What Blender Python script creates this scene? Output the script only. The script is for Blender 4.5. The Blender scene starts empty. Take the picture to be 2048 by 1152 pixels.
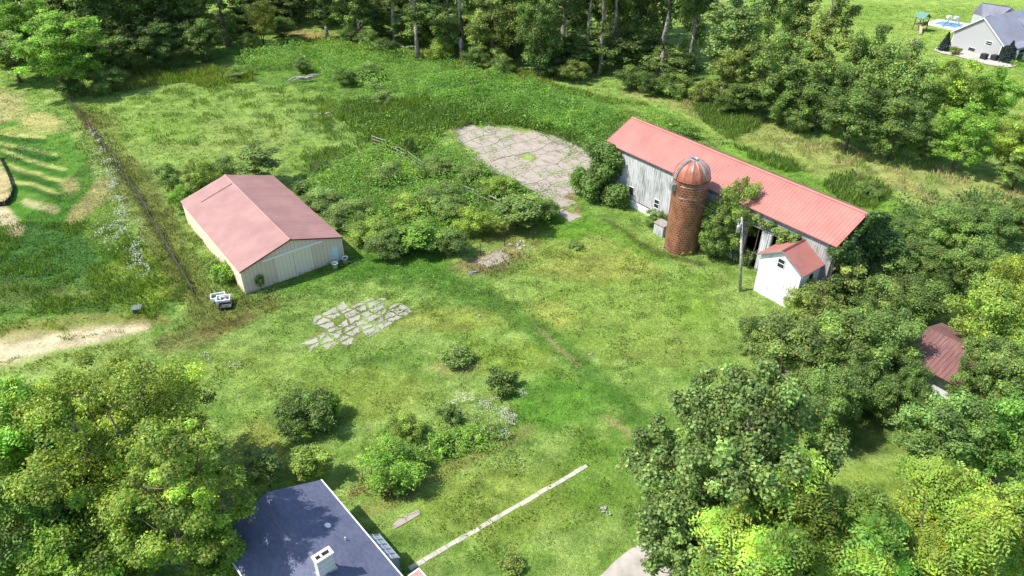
import bpy, bmesh, math, random
import numpy as np
from mathutils import Vector, Matrix

# ------------------------------------------------------------------ camera, sky, sun, exposure
FPX = 1475.0; TH = math.radians(34.6); H = 46.0
scene = bpy.context.scene
cam_d = bpy.data.cameras.new('camera'); cam = bpy.data.objects.new('camera', cam_d)
scene.collection.objects.link(cam); scene.camera = cam
cam_d.sensor_width = 36; cam_d.lens = 36 * FPX / 2048
cam_d.clip_start = 0.5; cam_d.clip_end = 9000
cam.location = (0, 0, H); cam.rotation_euler = (math.pi/2 - TH, 0, 0)

SUN_EL = math.radians(54); SHADOW = (0.995, 0.10)          # direction in which shadows fall
world = bpy.data.worlds.new("World"); scene.world = world; world.use_nodes = True
wn = world.node_tree; bg = wn.nodes['Background']
sky = wn.nodes.new('ShaderNodeTexSky'); sky.sky_type = 'NISHITA'; sky.sun_disc = False
sky.sun_elevation = SUN_EL; sky.sun_rotation = math.atan2(-SHADOW[0], -SHADOW[1])
wn.links.new(sky.outputs[0], bg.inputs[0]); bg.inputs[1].default_value = 0.15
sun_d = bpy.data.lights.new('sun', 'SUN'); sun_d.energy = 3.9; sun_d.angle = math.radians(0.5)
sun_d.color = (1.0, 0.955, 0.88)
sun = bpy.data.objects.new('sun', sun_d); scene.collection.objects.link(sun)
sdir = Vector((SHADOW[0]*math.cos(SUN_EL), SHADOW[1]*math.cos(SUN_EL), -math.sin(SUN_EL)))
sun.rotation_euler = sdir.to_track_quat('-Z', 'Y').to_euler()
scene.view_settings.view_transform = 'Standard'; scene.view_settings.look = 'None'
scene.view_settings.gamma = 1.0; scene.view_settings.exposure = 0.86
scene.render.resolution_x = 1024; scene.render.resolution_y = 576
scene.cycles.max_bounces = 6; scene.cycles.diffuse_bounces = 3; scene.cycles.transmission_bounces = 3

C = scene.collection
RNG = np.random.default_rng(7)
random.seed(7)

def G(u, v, z=0.0):
    a = (u-1024)/FPX; b = (576-v)/FPX
    t = (z-H)/(-math.sin(TH)+b*math.cos(TH))
    return a*t, (math.cos(TH)+b*math.sin(TH))*t
def P(x, y, z=0.0):
    f = y*math.cos(TH)+(H-z)*math.sin(TH); up = -(H-z)*math.cos(TH)+y*math.sin(TH)
    return 1024+FPX*x/f, 576-FPX*up/f

# ------------------------------------------------------------------ numpy noise
def _hash(ix, iy, s):
    n = (ix.astype(np.int64)*374761393 + iy.astype(np.int64)*668265263 + s*1442695041) & 0xffffffff
    n = ((n ^ (n >> 13))*1274126177) & 0xffffffff
    return ((n ^ (n >> 16)) & 0xffff)/65535.0
def vn(x, y, sc, s=0):
    x = np.asarray(x, float)/sc; y = np.asarray(y, float)/sc
    ix = np.floor(x); iy = np.floor(y); fx = x-ix; fy = y-iy
    fx = fx*fx*(3-2*fx); fy = fy*fy*(3-2*fy)
    a = _hash(ix, iy, s); b = _hash(ix+1, iy, s); c = _hash(ix, iy+1, s); d = _hash(ix+1, iy+1, s)
    return (a*(1-fx)+b*fx)*(1-fy)+(c*(1-fx)+d*fx)*fy
def fbm(x, y, sc, s=0, o=4):
    r = 0; w = 0
    for i in range(o):
        r = r+vn(x, y, sc/2**i, s+i*17)*0.55**i; w += 0.55**i
    return r/w
def sstep(a, b, t):
    t = np.clip((t-a)/(b-a), 0, 1); return t*t*(3-2*t)
def lin(r, g, b, k=1.0):
    f = lambda c: ((c/255+0.055)/1.055)**2.4 if c > 10 else c/255/12.92
    return np.array([f(r), f(g), f(b)])*k

# ------------------------------------------------------------------ object helpers
def tag(o, label=None, cat=None, group=None, kind=None):
    if label: o['label'] = label
    if cat: o['category'] = cat
    if group: o['group'] = group
    if kind: o['kind'] = kind
    return o
def link(name, me, mat=None, parent=None):
    o = bpy.data.objects.new(name, me); C.objects.link(o)
    if mat is not None and me is not None and not me.materials: me.materials.append(mat)
    if parent: o.parent = parent
    return o
def thing(name, label, cat, loc=(0, 0, 0), rz=0, group=None):
    o = bpy.data.objects.new(name, None); C.objects.link(o); o.location = loc; o.rotation_euler = (0, 0, rz)
    return tag(o, label, cat, group)
def bm_obj(name, bm, mat, parent=None, smooth=False, bevel=0):
    bmesh.ops.recalc_face_normals(bm, faces=bm.faces)
    me = bpy.data.meshes.new(name); bm.to_mesh(me); bm.free()
    if smooth: me.polygons.foreach_set('use_smooth', [True]*len(me.polygons))
    o = link(name, me, mat, parent)
    if bevel:
        m = o.modifiers.new('bevel', 'BEVEL'); m.width = bevel; m.segments = 2; m.limit_method = 'ANGLE'
    return o
def box(bm, x0, x1, y0, y1, z0, z1, M=None):
    vs = [bm.verts.new(p) for p in ((x0,y0,z0),(x1,y0,z0),(x1,y1,z0),(x0,y1,z0),(x0,y0,z1),(x1,y0,z1),(x1,y1,z1),(x0,y1,z1))]
    for f in ((0,3,2,1),(4,5,6,7),(0,1,5,4),(1,2,6,5),(2,3,7,6),(3,0,4,7)): bm.faces.new([vs[i] for i in f])
    if M is not None:
        for v in vs: v.co = M @ v.co
    return vs
def prism(bm, pts, d, off=(0, 0, 0)):
    """closed polygon pts (3d) extruded by vector d"""
    d = Vector(d); off = Vector(off)
    a = [bm.verts.new(Vector(p)+off) for p in pts]; b = [bm.verts.new(Vector(p)+off+d) for p in pts]
    bm.faces.new(a[::-1]); bm.faces.new(b)
    n = len(a)
    for i in range(n): bm.faces.new((a[i], a[(i+1) % n], b[(i+1) % n], b[i]))
def tube(bm, pts, rad, n=7, cap=True):
    pts = [Vector(p) for p in pts]; rings = []
    if not hasattr(rad, '__len__'): rad = [rad]*len(pts)
    for i, p in enumerate(pts):
        t = (pts[min(i+1, len(pts)-1)]-pts[max(i-1, 0)]).normalized()
        a = t.cross(Vector((0, 0, 1)))
        if a.length < 1e-3: a = Vector((1, 0, 0))
        a.normalize(); b = t.cross(a)
        rings.append([bm.verts.new(p+(a*math.cos(k*2*math.pi/n)+b*math.sin(k*2*math.pi/n))*rad[i]) for k in range(n)])
    for r, s in zip(rings, rings[1:]):
        for k in range(n): bm.faces.new((r[k], r[(k+1) % n], s[(k+1) % n], s[k]))
    if cap: bm.faces.new(rings[0][::-1]); bm.faces.new(rings[-1])
def lathe(bm, prof, n=32, cx=0, cy=0):
    rings = [[bm.verts.new((cx+r*math.cos(k*2*math.pi/n), cy+r*math.sin(k*2*math.pi/n), z)) for k in range(n)] for r, z in prof]
    for r, s in zip(rings, rings[1:]):
        for k in range(n): bm.faces.new((r[k], r[(k+1) % n], s[(k+1) % n], s[k]))
    return rings
def poly_mesh(name, V, F, col, mat, parent=None, smooth=False):
    """V (n,k,3) separate polygons of k verts, col (n,3)"""
    n, k, _ = V.shape
    me = bpy.data.meshes.new(name)
    me.vertices.add(n*k); me.vertices.foreach_set('co', V.astype(np.float32).ravel())
    me.loops.add(n*k); me.loops.foreach_set('vertex_index', np.arange(n*k, dtype=np.int32))
    me.polygons.add(n); me.polygons.foreach_set('loop_start', np.arange(0, n*k, k, dtype=np.int32))
    me.polygons.foreach_set('loop_total', np.full(n, k, dtype=np.int32))
    me.update(calc_edges=True)
    at = me.color_attributes.new('Col', 'FLOAT_COLOR', 'POINT')
    c = np.ones((n, k, 4), np.float32); c[:, :, :3] = col[:, None, :]
    at.data.foreach_set('color', c.ravel())
    me.materials.append(mat)
    return me

# ------------------------------------------------------------------ materials
def mat_new(name):
    m = bpy.data.materials.new(name); m.use_nodes = True
    return m, m.node_tree, m.node_tree.nodes['Principled BSDF']
def N(nt, t, **kw):
    n = nt.nodes.new(t)
    for k, v in kw.items(): setattr(n, k, v)
    return n
def mixc(nt, a, b, f, blend='MIX'):
    m = N(nt, 'ShaderNodeMix', data_type='RGBA', blend_type=blend)
    for s, v in ((6, a), (7, b), (0, f)):
        if isinstance(v, bpy.types.NodeSocket): nt.links.new(v, m.inputs[s])
        elif s == 0: m.inputs[0].default_value = v
        else: m.inputs[s].default_value = (*v[:3], 1)
    return m.outputs[2]
def noise(nt, vec, scale, detail=4, rough=.6, dist=0):
    n = N(nt, 'ShaderNodeTexNoise'); n.inputs['Scale'].default_value = scale; n.inputs['Detail'].default_value = detail
    n.inputs['Roughness'].default_value = rough; n.inputs['Distortion'].default_value = dist
    if vec is not None: nt.links.new(vec, n.inputs['Vector'])
    return n.outputs['Fac']
def ramp(nt, f, a, b, ca=(0, 0, 0), cb=(1, 1, 1)):
    r = N(nt, 'ShaderNodeValToRGB'); nt.links.new(f, r.inputs[0])
    r.color_ramp.elements[0].position = a; r.color_ramp.elements[0].color = (*ca, 1)
    r.color_ramp.elements[1].position = b; r.color_ramp.elements[1].color = (*cb, 1)
    return r.outputs[0]
def objvec(nt, sc=(1, 1, 1)):
    t = N(nt, 'ShaderNodeTexCoord'); m = N(nt, 'ShaderNodeMapping'); m.inputs['Scale'].default_value = sc
    nt.links.new(t.outputs['Object'], m.inputs[0]); return m.outputs[0]
def bump(nt, p, h, s=.3, d=.05):
    b = N(nt, 'ShaderNodeBump'); b.inputs['Strength'].default_value = s; b.inputs['Distance'].default_value = d
    nt.links.new(h, b.inputs['Height']); nt.links.new(b.outputs[0], p.inputs['Normal'])
def plain(name, c, rough=.6, metal=0, var=.18, scale=3.0, c2=None):
    m, nt, p = mat_new(name)
    v = objvec(nt)
    f = noise(nt, v, scale, 5)
    c2 = c2 or tuple(x*(1-var*1.6) for x in c)
    nt.links.new(mixc(nt, c2, tuple(min(x*(1+var*.5), 1) for x in c), ramp(nt, f, .35, .65)), p.inputs['Base Color'])
    p.inputs['Roughness'].default_value = rough; p.inputs['Metallic'].default_value = metal
    bump(nt, p, noise(nt, v, scale*8, 3), .15, .02)
    return m
def leafmat(name, trans=.3, rough=.55):
    m, nt, p = mat_new(name)
    a = N(nt, 'ShaderNodeAttribute', attribute_name='Col'); oi = N(nt, 'ShaderNodeObjectInfo')
    c = mixc(nt, a.outputs['Color'], oi.outputs['Color'], 1.0, 'MULTIPLY')
    nt.links.new(c, p.inputs['Base Color']); p.inputs['Roughness'].default_value = rough
    p.inputs['Specular IOR Level'].default_value = .35
    t = N(nt, 'ShaderNodeBsdfTranslucent')
    tc = mixc(nt, c, (1.15, 1.22, .6), 1.0, 'MULTIPLY'); nt.links.new(tc, t.inputs[0])
    ms = N(nt, 'ShaderNodeMixShader'); ms.inputs[0].default_value = trans
    nt.links.new(p.outputs[0], ms.inputs[1]); nt.links.new(t.outputs[0], ms.inputs[2])
    nt.links.new(ms.outputs[0], nt.nodes['Material Output'].inputs[0])
    return m
LEAF = leafmat('leaf', .42); GRASS = leafmat('grass_blade', .25, .6); PETAL = leafmat('petal', .2, .7)
BARK = plain('bark', (.17, .14, .11), .9, var=.5, scale=4)
BARKP = plain('pale_bark', (.34, .30, .25), .9, var=.5, scale=2)

# ------------------------------------------------------------------ building footprints (origin, angle, x0,x1,y0,y1)
A_PB = math.radians(37.4); O_PB = (-28.9, 65.5)
A_BN = math.radians(-51.7); O_BN = (12.05, 89.35)
A_HS = math.radians(-49.0); O_HS = (-17.15, 34.4)
A_NB = math.radians(29.3); O_NB = (91.5, 155.6)
foot = [(O_PB, A_PB, 0, 11.8, 0, 19.8), (O_BN, A_BN, 0, 33.2, .2, 9.6), (O_HS, A_HS, -.2, 30, -3.9, 3.9),
        (O_NB, A_NB, -.5, 30, -10.5, .3)]
SH_O = (26.4, 66.3); A_SH = math.radians(-52.5)
foot.append((SH_O, A_SH, 0, 5.2, 0, 4.5))
def in_build(x, y, pad=0.0):
    r = np.zeros(np.shape(x), bool)
    for (ox, oy), a, x0, x1, y0, y1 in foot:
        dx = x-ox; dy = y-oy; lx = dx*math.cos(a)+dy*math.sin(a); ly = -dx*math.sin(a)+dy*math.cos(a)
        r |= (lx > x0-pad) & (lx < x1+pad) & (ly > y0-pad) & (ly < y1+pad)
    r |= (x-20.1)**2+(y-75.4)**2 < 2.1**2
    return r
def in_poly(x, y, pts):
    r = np.zeros(np.shape(x), bool); n = len(pts)
    for i in range(n):
        x1, y1 = pts[i]; x2, y2 = pts[(i+1) % n]
        c = ((y1 > y) != (y2 > y)) & (x < (x2-x1)*(y-y1)/((y2-y1)+1e-12)+x1)
        r ^= c
    return r
def world_poly(px): return [G(*p) for p in px]

# ------------------------------------------------------------------ ground colour map (albedo, world x,y)
K = 0.70
def hump(x, y):
    return 0.10*(fbm(x, y, 9, 5, 3)-.5)+0.30*(fbm(x, y, 30, 9, 2)-.5)*sstep(60, 110, np.abs(x)+np.abs(y-70))
def seg_dist(u, v, pts, ws):
    best = np.full(np.shape(u), 9.0)
    for i in range(len(pts)-1):
        (x1, y1), (x2, y2) = pts[i], pts[i+1]
        dx, dy = x2-x1, y2-y1; t = np.clip(((u-x1)*dx+(v-y1)*dy)/(dx*dx+dy*dy), 0, 1)
        w = ws[i]*(1-t)+ws[i+1]*t
        best = np.minimum(best, np.hypot(u-x1-t*dx, v-y1-t*dy)/w)
    return best
BIGP = [(903, 266), (940, 250), (1010, 256), (1100, 270), (1192, 312), (1192, 350), (1140, 372), (1166, 436), (1138, 446), (1098, 400), (1060, 375), (1000, 352), (950, 312)]
NEARP = [(606, 690), (612, 676), (640, 662), (632, 630), (690, 608), (755, 592), (790, 606), (846, 618), (800, 636), (740, 665), (690, 694), (650, 700)]
def ground_col(x, y):
    x = np.asarray(x, float); y = np.asarray(y, float)
    f = np.maximum(y*math.cos(TH)+H*math.sin(TH), 5); up = -H*math.cos(TH)+y*math.sin(TH)
    u = 1024+FPX*x/f; v = 576-FPX*up/f
    n1 = fbm(x, y, 14, 1); n2 = fbm(x, y, 4.5, 2); n3 = fbm(x, y, 1.3, 3, 3); n4 = vn(x*.45+y*.3, y-x*.3, .8, 4)
    rag = (n2-.5)*.9+(n3-.5)*.8
    col = np.empty(x.shape+(3,))
    A = lin(140, 172, 80, K); B = lin(160, 184, 98, K); D = lin(118, 158, 66, K)
    t = sstep(.40, .66, n1*.3+n2*.3+n3*.42)[..., None]
    col[:] = A*(1-t)+B*t
    t = (sstep(.50, .32, n2*.4+n3*.6)*.7)[..., None]; col[:] = col*(1-t)+D*t
    def put(m, c, s=1.0):
        m = np.clip(m*s, 0, 1)[..., None]; col[:] = col*(1-m)+lin(*c, K)*m
    def blob(cu, cv, ru, rv, c, s=1.0, ang=0, r=.7):
        a = math.radians(ang); du = u-cu; dv = v-cv
        p = (du*math.cos(a)+dv*math.sin(a))/ru; q = (-du*math.sin(a)+dv*math.cos(a))/rv
        put(sstep(1.25, .6, np.hypot(p, q)+rag*r), c, s)
    def stroke(pts, ws, c, s=1.0, r=.8, hard=.5):
        put(sstep(1.3, hard, seg_dist(u, v, pts, ws)+rag*r), c, s)
    def poly(pts, c, s=1.0):
        put(sum(in_poly(u+rag*(26+i*12)+(n1-.5)*60, v+rag*(14+i*7)+(n1-.5)*24, pts).astype(float) for i in range(3))/3, c, s)
    # left field beyond the fence
    poly([(-400, 420), (225, 400), (380, 600), (330, 660), (-400, 700)], (92, 136, 50), .75)
    poly([(-400, 500), (160, 440), (200, 520), (90, 600), (-400, 640)], (72, 122, 50), .7)
    blob(280, 560, 80, 70, (160, 178, 62), .6)
    blob(215, 440, 60, 60, (140, 168, 66), .6)
    blob(60, 590, 150, 25, (150, 160, 80), .45)
    # worked ground at far left
    poly([(-400, 240), (120, 225), (215, 380), (150, 450), (-400, 450)], (86, 140, 42), .8)
    blob(-10, 215, 60, 36, (196, 188, 130), .8); blob(75, 242, 60, 20, (206, 200, 130), .9, 12)
    blob(45, 262, 70, 12, (186, 190, 110), .7)
    for i, (a, b, c) in enumerate([((-10, 286), (45, 296), (112, 310)), ((5, 300), (60, 322), (130, 340)), ((20, 338), (70, 352), (125, 362)),
                    ((25, 366), (65, 368), (118, 388)), ((20, 330), (50, 345), (80, 348)), ((-30, 262), (30, 270), (90, 275))]):
        stroke([(p[0], p[1]+9) for p in (a, b, c)], [7, 8, 7], (60, 108, 36), .8, .5)
        stroke([a, b, c], [4, 4.5, 4], (196, 200, 120), .85, .5)
    stroke([(40, 300), (95, 318)], [14, 16], (52, 104, 36), .6, .4); stroke([(45, 350), (110, 372)], [9, 9], (56, 104, 36), .6, .4)
    poly([(-300, 300), (2, 312), (18, 350), (30, 395), (18, 412), (-300, 420)], (205, 190, 140), .95)
    stroke([(52, 404), (110, 420)], [9, 9], (200, 196, 140), .9, .3)
    stroke([(4, 424), (30, 458)], [13, 15], (216, 200, 160), 1, .12, .9)
    blob(140, 372, 22, 18, (200, 186, 130), .8); stroke([(205, 375), (175, 410), (140, 442)], [22, 18, 14], (192, 180, 122), .8)
    # dirt track
    stroke([(-200, 730), (0, 706), (100, 684), (200, 668), (290, 652)], [60, 36, 22, 20, 12], (226, 210, 172), 1.0, .7)
    stroke([(-100, 690), (60, 660), (200, 640), (330, 640)], [26, 20, 16, 14], (168, 160, 90), .55)
    # fence line weeds
    stroke([(170, 225), (235, 300), (300, 420), (370, 560), (420, 640), (540, 610)], [16, 34, 40, 40, 36, 18], (122, 122, 62), .65)
    blob(205, 250, 40, 24, (150, 120, 76), .6)
    stroke([(140, 205), (250, 355), (390, 590)], [3, 6, 6], (66, 74, 36), .7)
    stroke([(330, 690), (420, 665), (500, 635)], [22, 22, 12], (140, 116, 76), .5)
    # upper meadow
    poly([(150, 190), (700, 150), (740, 250), (640, 330), (380, 330), (300, 330), (220, 300)], (144, 172, 82), .6)
    blob(520, 265, 130, 30, (168, 178, 104), .35); blob(640, 250, 60, 40, (126, 160, 84), .5); blob(330, 260, 80, 25, (136, 170, 66), .5)
    blob(420, 300, 160, 14, (156, 160, 92), .25); blob(620, 330, 40, 60, (144, 172, 74), .5)
    blob(640, 80, 75, 16, (176, 150, 100), .8, 8); blob(860, 120, 60, 14, (160, 150, 84), .7, 14); blob(1010, 145, 60, 10, (170, 150, 90), .6, 18)
    # weeds beds (soil under the weeds)
    poly([(470, 120), (620, 95), (820, 110), (1000, 150), (1200, 190), (1420, 300), (1250, 330), (1190, 300), (1080, 255), (900, 255), (880, 330),
          (740, 300), (690, 240), (640, 180), (480, 165)], (104, 142, 58), .8)
    poly([(600, 340), (760, 300), (900, 300), (1130, 400), (1100, 450), (950, 480), (860, 520), (700, 480)], (92, 130, 50), .8)
    # strip between barn and wood
    poly([(1380, 190), (1600, 270), (1750, 330), (2060, 380), (2060, 470), (1800, 500), (1500, 330), (1250, 235), (1200, 200)], (148, 172, 84), .6)
    stroke([(1250, 185), (1500, 245), (1620, 290), (1800, 350), (2050, 400)], [8, 14, 22, 28, 30], (184, 180, 116), .55)
    stroke([(1420, 255), (1560, 300), (1700, 360), (1850, 400)], [10, 14, 18, 24], (180, 180, 106), .45)
    stroke([(1450, 300), (1600, 360), (1720, 410)], [18, 22, 20], (118, 164, 56), .75)
    stroke([(1760, 420), (1860, 470)], [40, 40], (138, 182, 66), .7)
    # lawn
    blob(1230, 620, 260, 110, (152, 178, 74), .5); blob(1190, 535, 130, 26, (188, 184, 106), .5); blob(1100, 630, 60, 30, (186, 192, 96), .6)
    blob(1180, 510, 160, 60, (168, 178, 80), .5); blob(1330, 700, 120, 34, (168, 180, 92), .35); blob(1130, 460, 60, 30, (112, 168, 46), .7)
    stroke([(1170, 445), (1240, 470), (1330, 520)], [20, 18, 14], (106, 160, 44), .6)
    stroke([(1210, 440), (1250, 465), (1300, 500), (1400, 528)], [4, 5, 6, 7], (96, 100, 48), .7)
    stroke([(700, 530), (850, 545), (960, 590), (1060, 650), (1150, 720), (1250, 810), (1300, 880)], [30, 30, 28, 26, 26, 24, 30], (88, 134, 48), .75)
    stroke([(1080, 660), (1120, 700), (1160, 730)], [4, 5, 4], (178, 166, 116), .7, .5)
    stroke([(1205, 832), (1235, 850), (1275, 880)], [6, 6, 5], (186, 176, 120), .8, .6)
    stroke([(600, 560), (760, 520), (900, 545)], [22, 30, 24], (96, 146, 44), .6)
    blob(900, 640, 130, 24, (172, 178, 84), .55); blob(800, 660, 70, 18, (170, 180, 98), .35); blob(560, 740, 110, 40, (156, 178, 80), .4)
    blob(470, 720, 90, 30, (164, 178, 90), .3); blob(750, 790, 130, 50, (162, 174, 72), .45); blob(1120, 800, 120, 60, (96, 156, 44), .65)
    blob(1000, 720, 120, 40, (148, 170, 60), .5); blob(1380, 600, 60, 60, (128, 168, 56), .5); blob(520, 900, 60, 60, (176, 176, 90), .5)
    blob(985, 520, 80, 26, (168, 150, 106), .8, -14); blob(1010, 470, 90, 24, (150, 152, 78), .6)
    stroke([(740, 1020), (880, 950), (1060, 860)], [20, 16, 12], (150, 150, 84), .6); stroke([(700, 990), (830, 925)], [9, 6], (176, 154, 104), .7)
    blob(905, 735, 55, 14, (188, 180, 118), .6); blob(1000, 1000, 180, 90, (150, 166, 66), .5); blob(1210, 960, 90, 110, (112, 156, 48), .55)
    blob(1760, 970, 110, 50, (150, 174, 70), .6); blob(1750, 850, 110, 70, (70, 92, 36), .6)  # second blob: shade beside the right grove painted into the ground colour
    put(in_poly(u, v, BIGP).astype(float)*sstep(.70, .45, n3), (170, 150, 112), .8); put(in_poly(u, v, NEARP).astype(float)*sstep(.6, .4, n3), (140, 130, 84), .6)
    # neighbour's lawn with mower stripes
    nl = in_poly(u+rag*6, v, [(1640, -300), (3200, -300), (3200, 200), (2048, 175), (1850, 150), (1700, 120), (1480, 120), (1480, 40)]).astype(float)
    put(nl, (150, 180, 82), .95)
    st = (.5+.5*np.sin((x*.45-y*.9)*1.6+n2*3))*.35+n2*.3
    put(nl*st, (182, 204, 106), .7); put(nl*sstep(.5, .72, n1), (124, 162, 60), .5)
    # fine streaks
    k = (.72+.42*n3+.34*(n4-.35))
    return np.clip(col*k[..., None], .004, .9), u, v

# ------------------------------------------------------------------ ground sheet
xs = np.concatenate([-np.geomspace(3000, 131, 14), np.arange(-130, 130.01, .45), np.geomspace(131, 3000, 14)])
ys = np.concatenate([-np.geomspace(3000, 6, 10), np.arange(0, 24, 3), np.arange(24, 110, .38), np.arange(110, 215, .7), np.geomspace(216, 4000, 16)])
XX, YY = np.meshgrid(xs, ys); nx, ny = len(xs), len(ys)
ZZ = hump(XX, YY)
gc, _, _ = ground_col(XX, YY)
me = bpy.data.meshes.new('ground'); nv = nx*ny
me.vertices.add(nv); me.vertices.foreach_set('co', np.stack([XX, YY, ZZ], -1).astype(np.float32).ravel())
idx = np.arange(nv).reshape(ny, nx)
q = np.stack([idx[:-1, :-1], idx[:-1, 1:], idx[1:, 1:], idx[1:, :-1]], -1).reshape(-1, 4)
me.loops.add(q.size); me.loops.foreach_set('vertex_index', q.astype(np.int32).ravel())
me.polygons.add(len(q)); me.polygons.foreach_set('loop_start', np.arange(0, q.size, 4, dtype=np.int32))
me.polygons.foreach_set('loop_total', np.full(len(q), 4, dtype=np.int32)); me.update(calc_edges=True)
me.polygons.foreach_set('use_smooth', [True]*len(q))
at = me.color_attributes.new('Col', 'FLOAT_COLOR', 'POINT')
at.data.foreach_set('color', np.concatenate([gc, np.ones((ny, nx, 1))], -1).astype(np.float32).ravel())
m, nt, p = mat_new('meadow_ground')
a = N(nt, 'ShaderNodeAttribute', attribute_name='Col'); v = objvec(nt)
f1 = noise(nt, v, 3.2, 6, .7); f2 = noise(nt, v, .8, 5, .65)
c = mixc(nt, a.outputs['Color'], ramp(nt, f1, .3, .7, (.62, .64, .62), (1.28, 1.25, 1.25)), .85, 'MULTIPLY')
c = mixc(nt, c, ramp(nt, f2, .3, .7, (.72, .78, .7), (1.2, 1.15, 1.15)), .8, 'MULTIPLY')
nt.links.new(c, p.inputs['Base Color']); p.inputs['Roughness'].default_value = .95; p.inputs['Specular IOR Level'].default_value = .1
bump(nt, p, f1, .9, .25)
link('ground', me, m)['kind'] = 'structure'
del XX, YY, ZZ, gc

# ------------------------------------------------------------------ leaf / crown generators
def unit(v): return v/np.maximum(np.linalg.norm(v, axis=-1, keepdims=True), 1e-6)
def leaves(P0, Nrm, ln, wd, rng, fold=True):
    n = len(P0); r = rng.normal(size=(n, 3)); t = unit(np.cross(Nrm, r)); b = np.cross(Nrm, t)
    ln = np.asarray(ln).reshape(-1, 1)*np.ones((n, 1)); wd = np.asarray(wd).reshape(-1, 1)*np.ones((n, 1))
    return np.stack([P0-t*ln*.5, P0+b*wd*.5-t*ln*.08, P0+t*ln*.5, P0-b*wd*.5-t*ln*.08], 1)
def shade_cols(rng, n, base, var=.28, yel=.15):
    c = np.tile(np.array(base, float), (n, 1)); L = np.exp(np.clip(rng.normal(0, var, n), -2*var, 1.5*var))
    yy = np.clip(rng.normal(0, yel, n), -.4, .6)
    c = c*L[:, None]; c[:, 0] *= 1+yy; c[:, 2] *= 1-yy*.5
    return c
def lobes_in(rng, h, R, z0, nl, egg=0.0, spread=.86, lr=(.2, .34)):
    zc = (z0+h)/2; a = (h-z0)/2; out = []
    tries = 0
    while len(out) < nl and tries < 4000:
        tries += 1
        d = unit(rng.normal(size=3)); rr = rng.random()**.42*spread
        z = d[2]*rr; k = 1-egg*z
        pos = np.array([R*rr*d[0]*k, R*rr*d[1]*k, zc+a*z]); rl = R*rng.uniform(*lr)*(1.1-.35*rr)
        if any(np.linalg.norm(pos-o[0]) < .55*(rl+o[1])*.75 for o in out): continue
        out.append((pos, rl))
    return out
def crown_mesh(name, rng, h, R, z0, nl, nleaf, leaf, base, egg=.1, lr=(.2, .34), wr=.6, flat=.8, var=.28, lv=.16, asp=1.0, spread=.86, up=.55, fluff=.22):
    lb = lobes_in(rng, h, R, z0, nl, egg, spread, lr); w = np.array([l[1]**2 for l in lb]); w /= w.sum()
    Pp, Nn, Cc = [], [], []
    for (c, r), ww in zip(lb, w):
        n = int(nleaf*ww); 
        d = unit(rng.normal(size=(n, 3))); d[:, 2] = np.where((d[:, 2] < 0) & (rng.random(n) < .5), -d[:, 2], d[:, 2])
        rad = r*(rng.random(n)**.35)*(1+.3*(rng.random(n)-.4))*(1+.28*np.sin(d[:, 0]*5+c[0]*3)*np.cos(d[:, 1]*5+c[1]*2+d[:, 2]*4))
        ex = rng.random(n) < fluff; rad = np.where(ex, r*(.7+.9*rng.random(n)), rad)
        pp = c+d*rad[:, None]*np.array([asp, asp, flat])
        pp[:, 2] = np.maximum(pp[:, 2], .12)
        nn = unit(d*.75+np.array([0, 0, up])+rng.normal(size=(n, 3))*.5)
        tint = math.exp(rng.normal(0, lv)); Pp.append(pp); Nn.append(nn); Cc.append(shade_cols(rng, n, np.array(base)*tint, var))
    Pp = np.concatenate(Pp); Nn = np.concatenate(Nn); Cc = np.concatenate(Cc)
    s = leaf*np.exp(np.clip(rng.normal(0, .25, len(Pp)), -.5, .35))
    return poly_mesh(name, leaves(Pp, Nn, s, s*wr, rng), None, Cc, LEAF), lb
def frond_mesh(name, rng, h, R, z0, nl, ncl, base, L=.75, leafl=.2, egg=.1, lr=(.2, .34), flat=.8, K=6, M=6, var=.2, lv=.16):
    lb = lobes_in(rng, h, R, z0, nl, egg, .86, lr); w = np.array([l[1]**2 for l in lb]); w /= w.sum()
    VV, CC = [], []
    for (c, r), ww in zip(lb, w):
        n = max(int(ncl*ww), 2); d = unit(rng.normal(size=(n, 3))); d[:, 2] = np.where((d[:, 2] < 0) & (rng.random(n) < .8), -d[:, 2], d[:, 2])
        pp = c+d*(r*rng.random(n)**.25)[:, None]*np.array([1, 1, flat])
        ax = unit(d*.8+np.array([0, 0, .7])); e1 = unit(np.cross(ax, rng.normal(size=(n, 3)))); e2 = np.cross(ax, e1)
        tint = math.exp(rng.normal(0, lv)); cc = shade_cols(rng, n, np.array(base)*tint, var)
        for k in range(K):
            an = 2*math.pi*k/K+rng.random(n)*.7; dr = unit(e1*np.cos(an)[:, None]+e2*np.sin(an)[:, None]+ax*.45); Lk = L*rng.uniform(.7, 1.15, n)
            sd = unit(np.cross(dr, ax))
            for j in range(M):
                t = (j+.6)/M; q0 = pp+dr*(Lk*t)[:, None]+np.array([0, 0, -1])*(Lk*.42*t*t)[:, None]
                for s in (-1, 1):
                    ln = leafl*(1-.35*t)*rng.uniform(.8, 1.2, n); ld = unit(sd*s+dr*.45+rng.normal(size=(n, 3))*.12)
                    wv = unit(np.cross(ld, ax+rng.normal(size=(n, 3))*.25))*(ln*.23)[:, None]
                    tip = q0+ld*ln[:, None]; mid = q0+ld*(ln*.45)[:, None]
                    VV.append(np.stack([q0, mid+wv, tip, mid-wv], 1)); CC.append(cc*rng.uniform(.85, 1.15, (n, 1)))
    return poly_mesh(name, np.concatenate(VV), None, np.concatenate(CC), LEAF), lb
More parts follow.
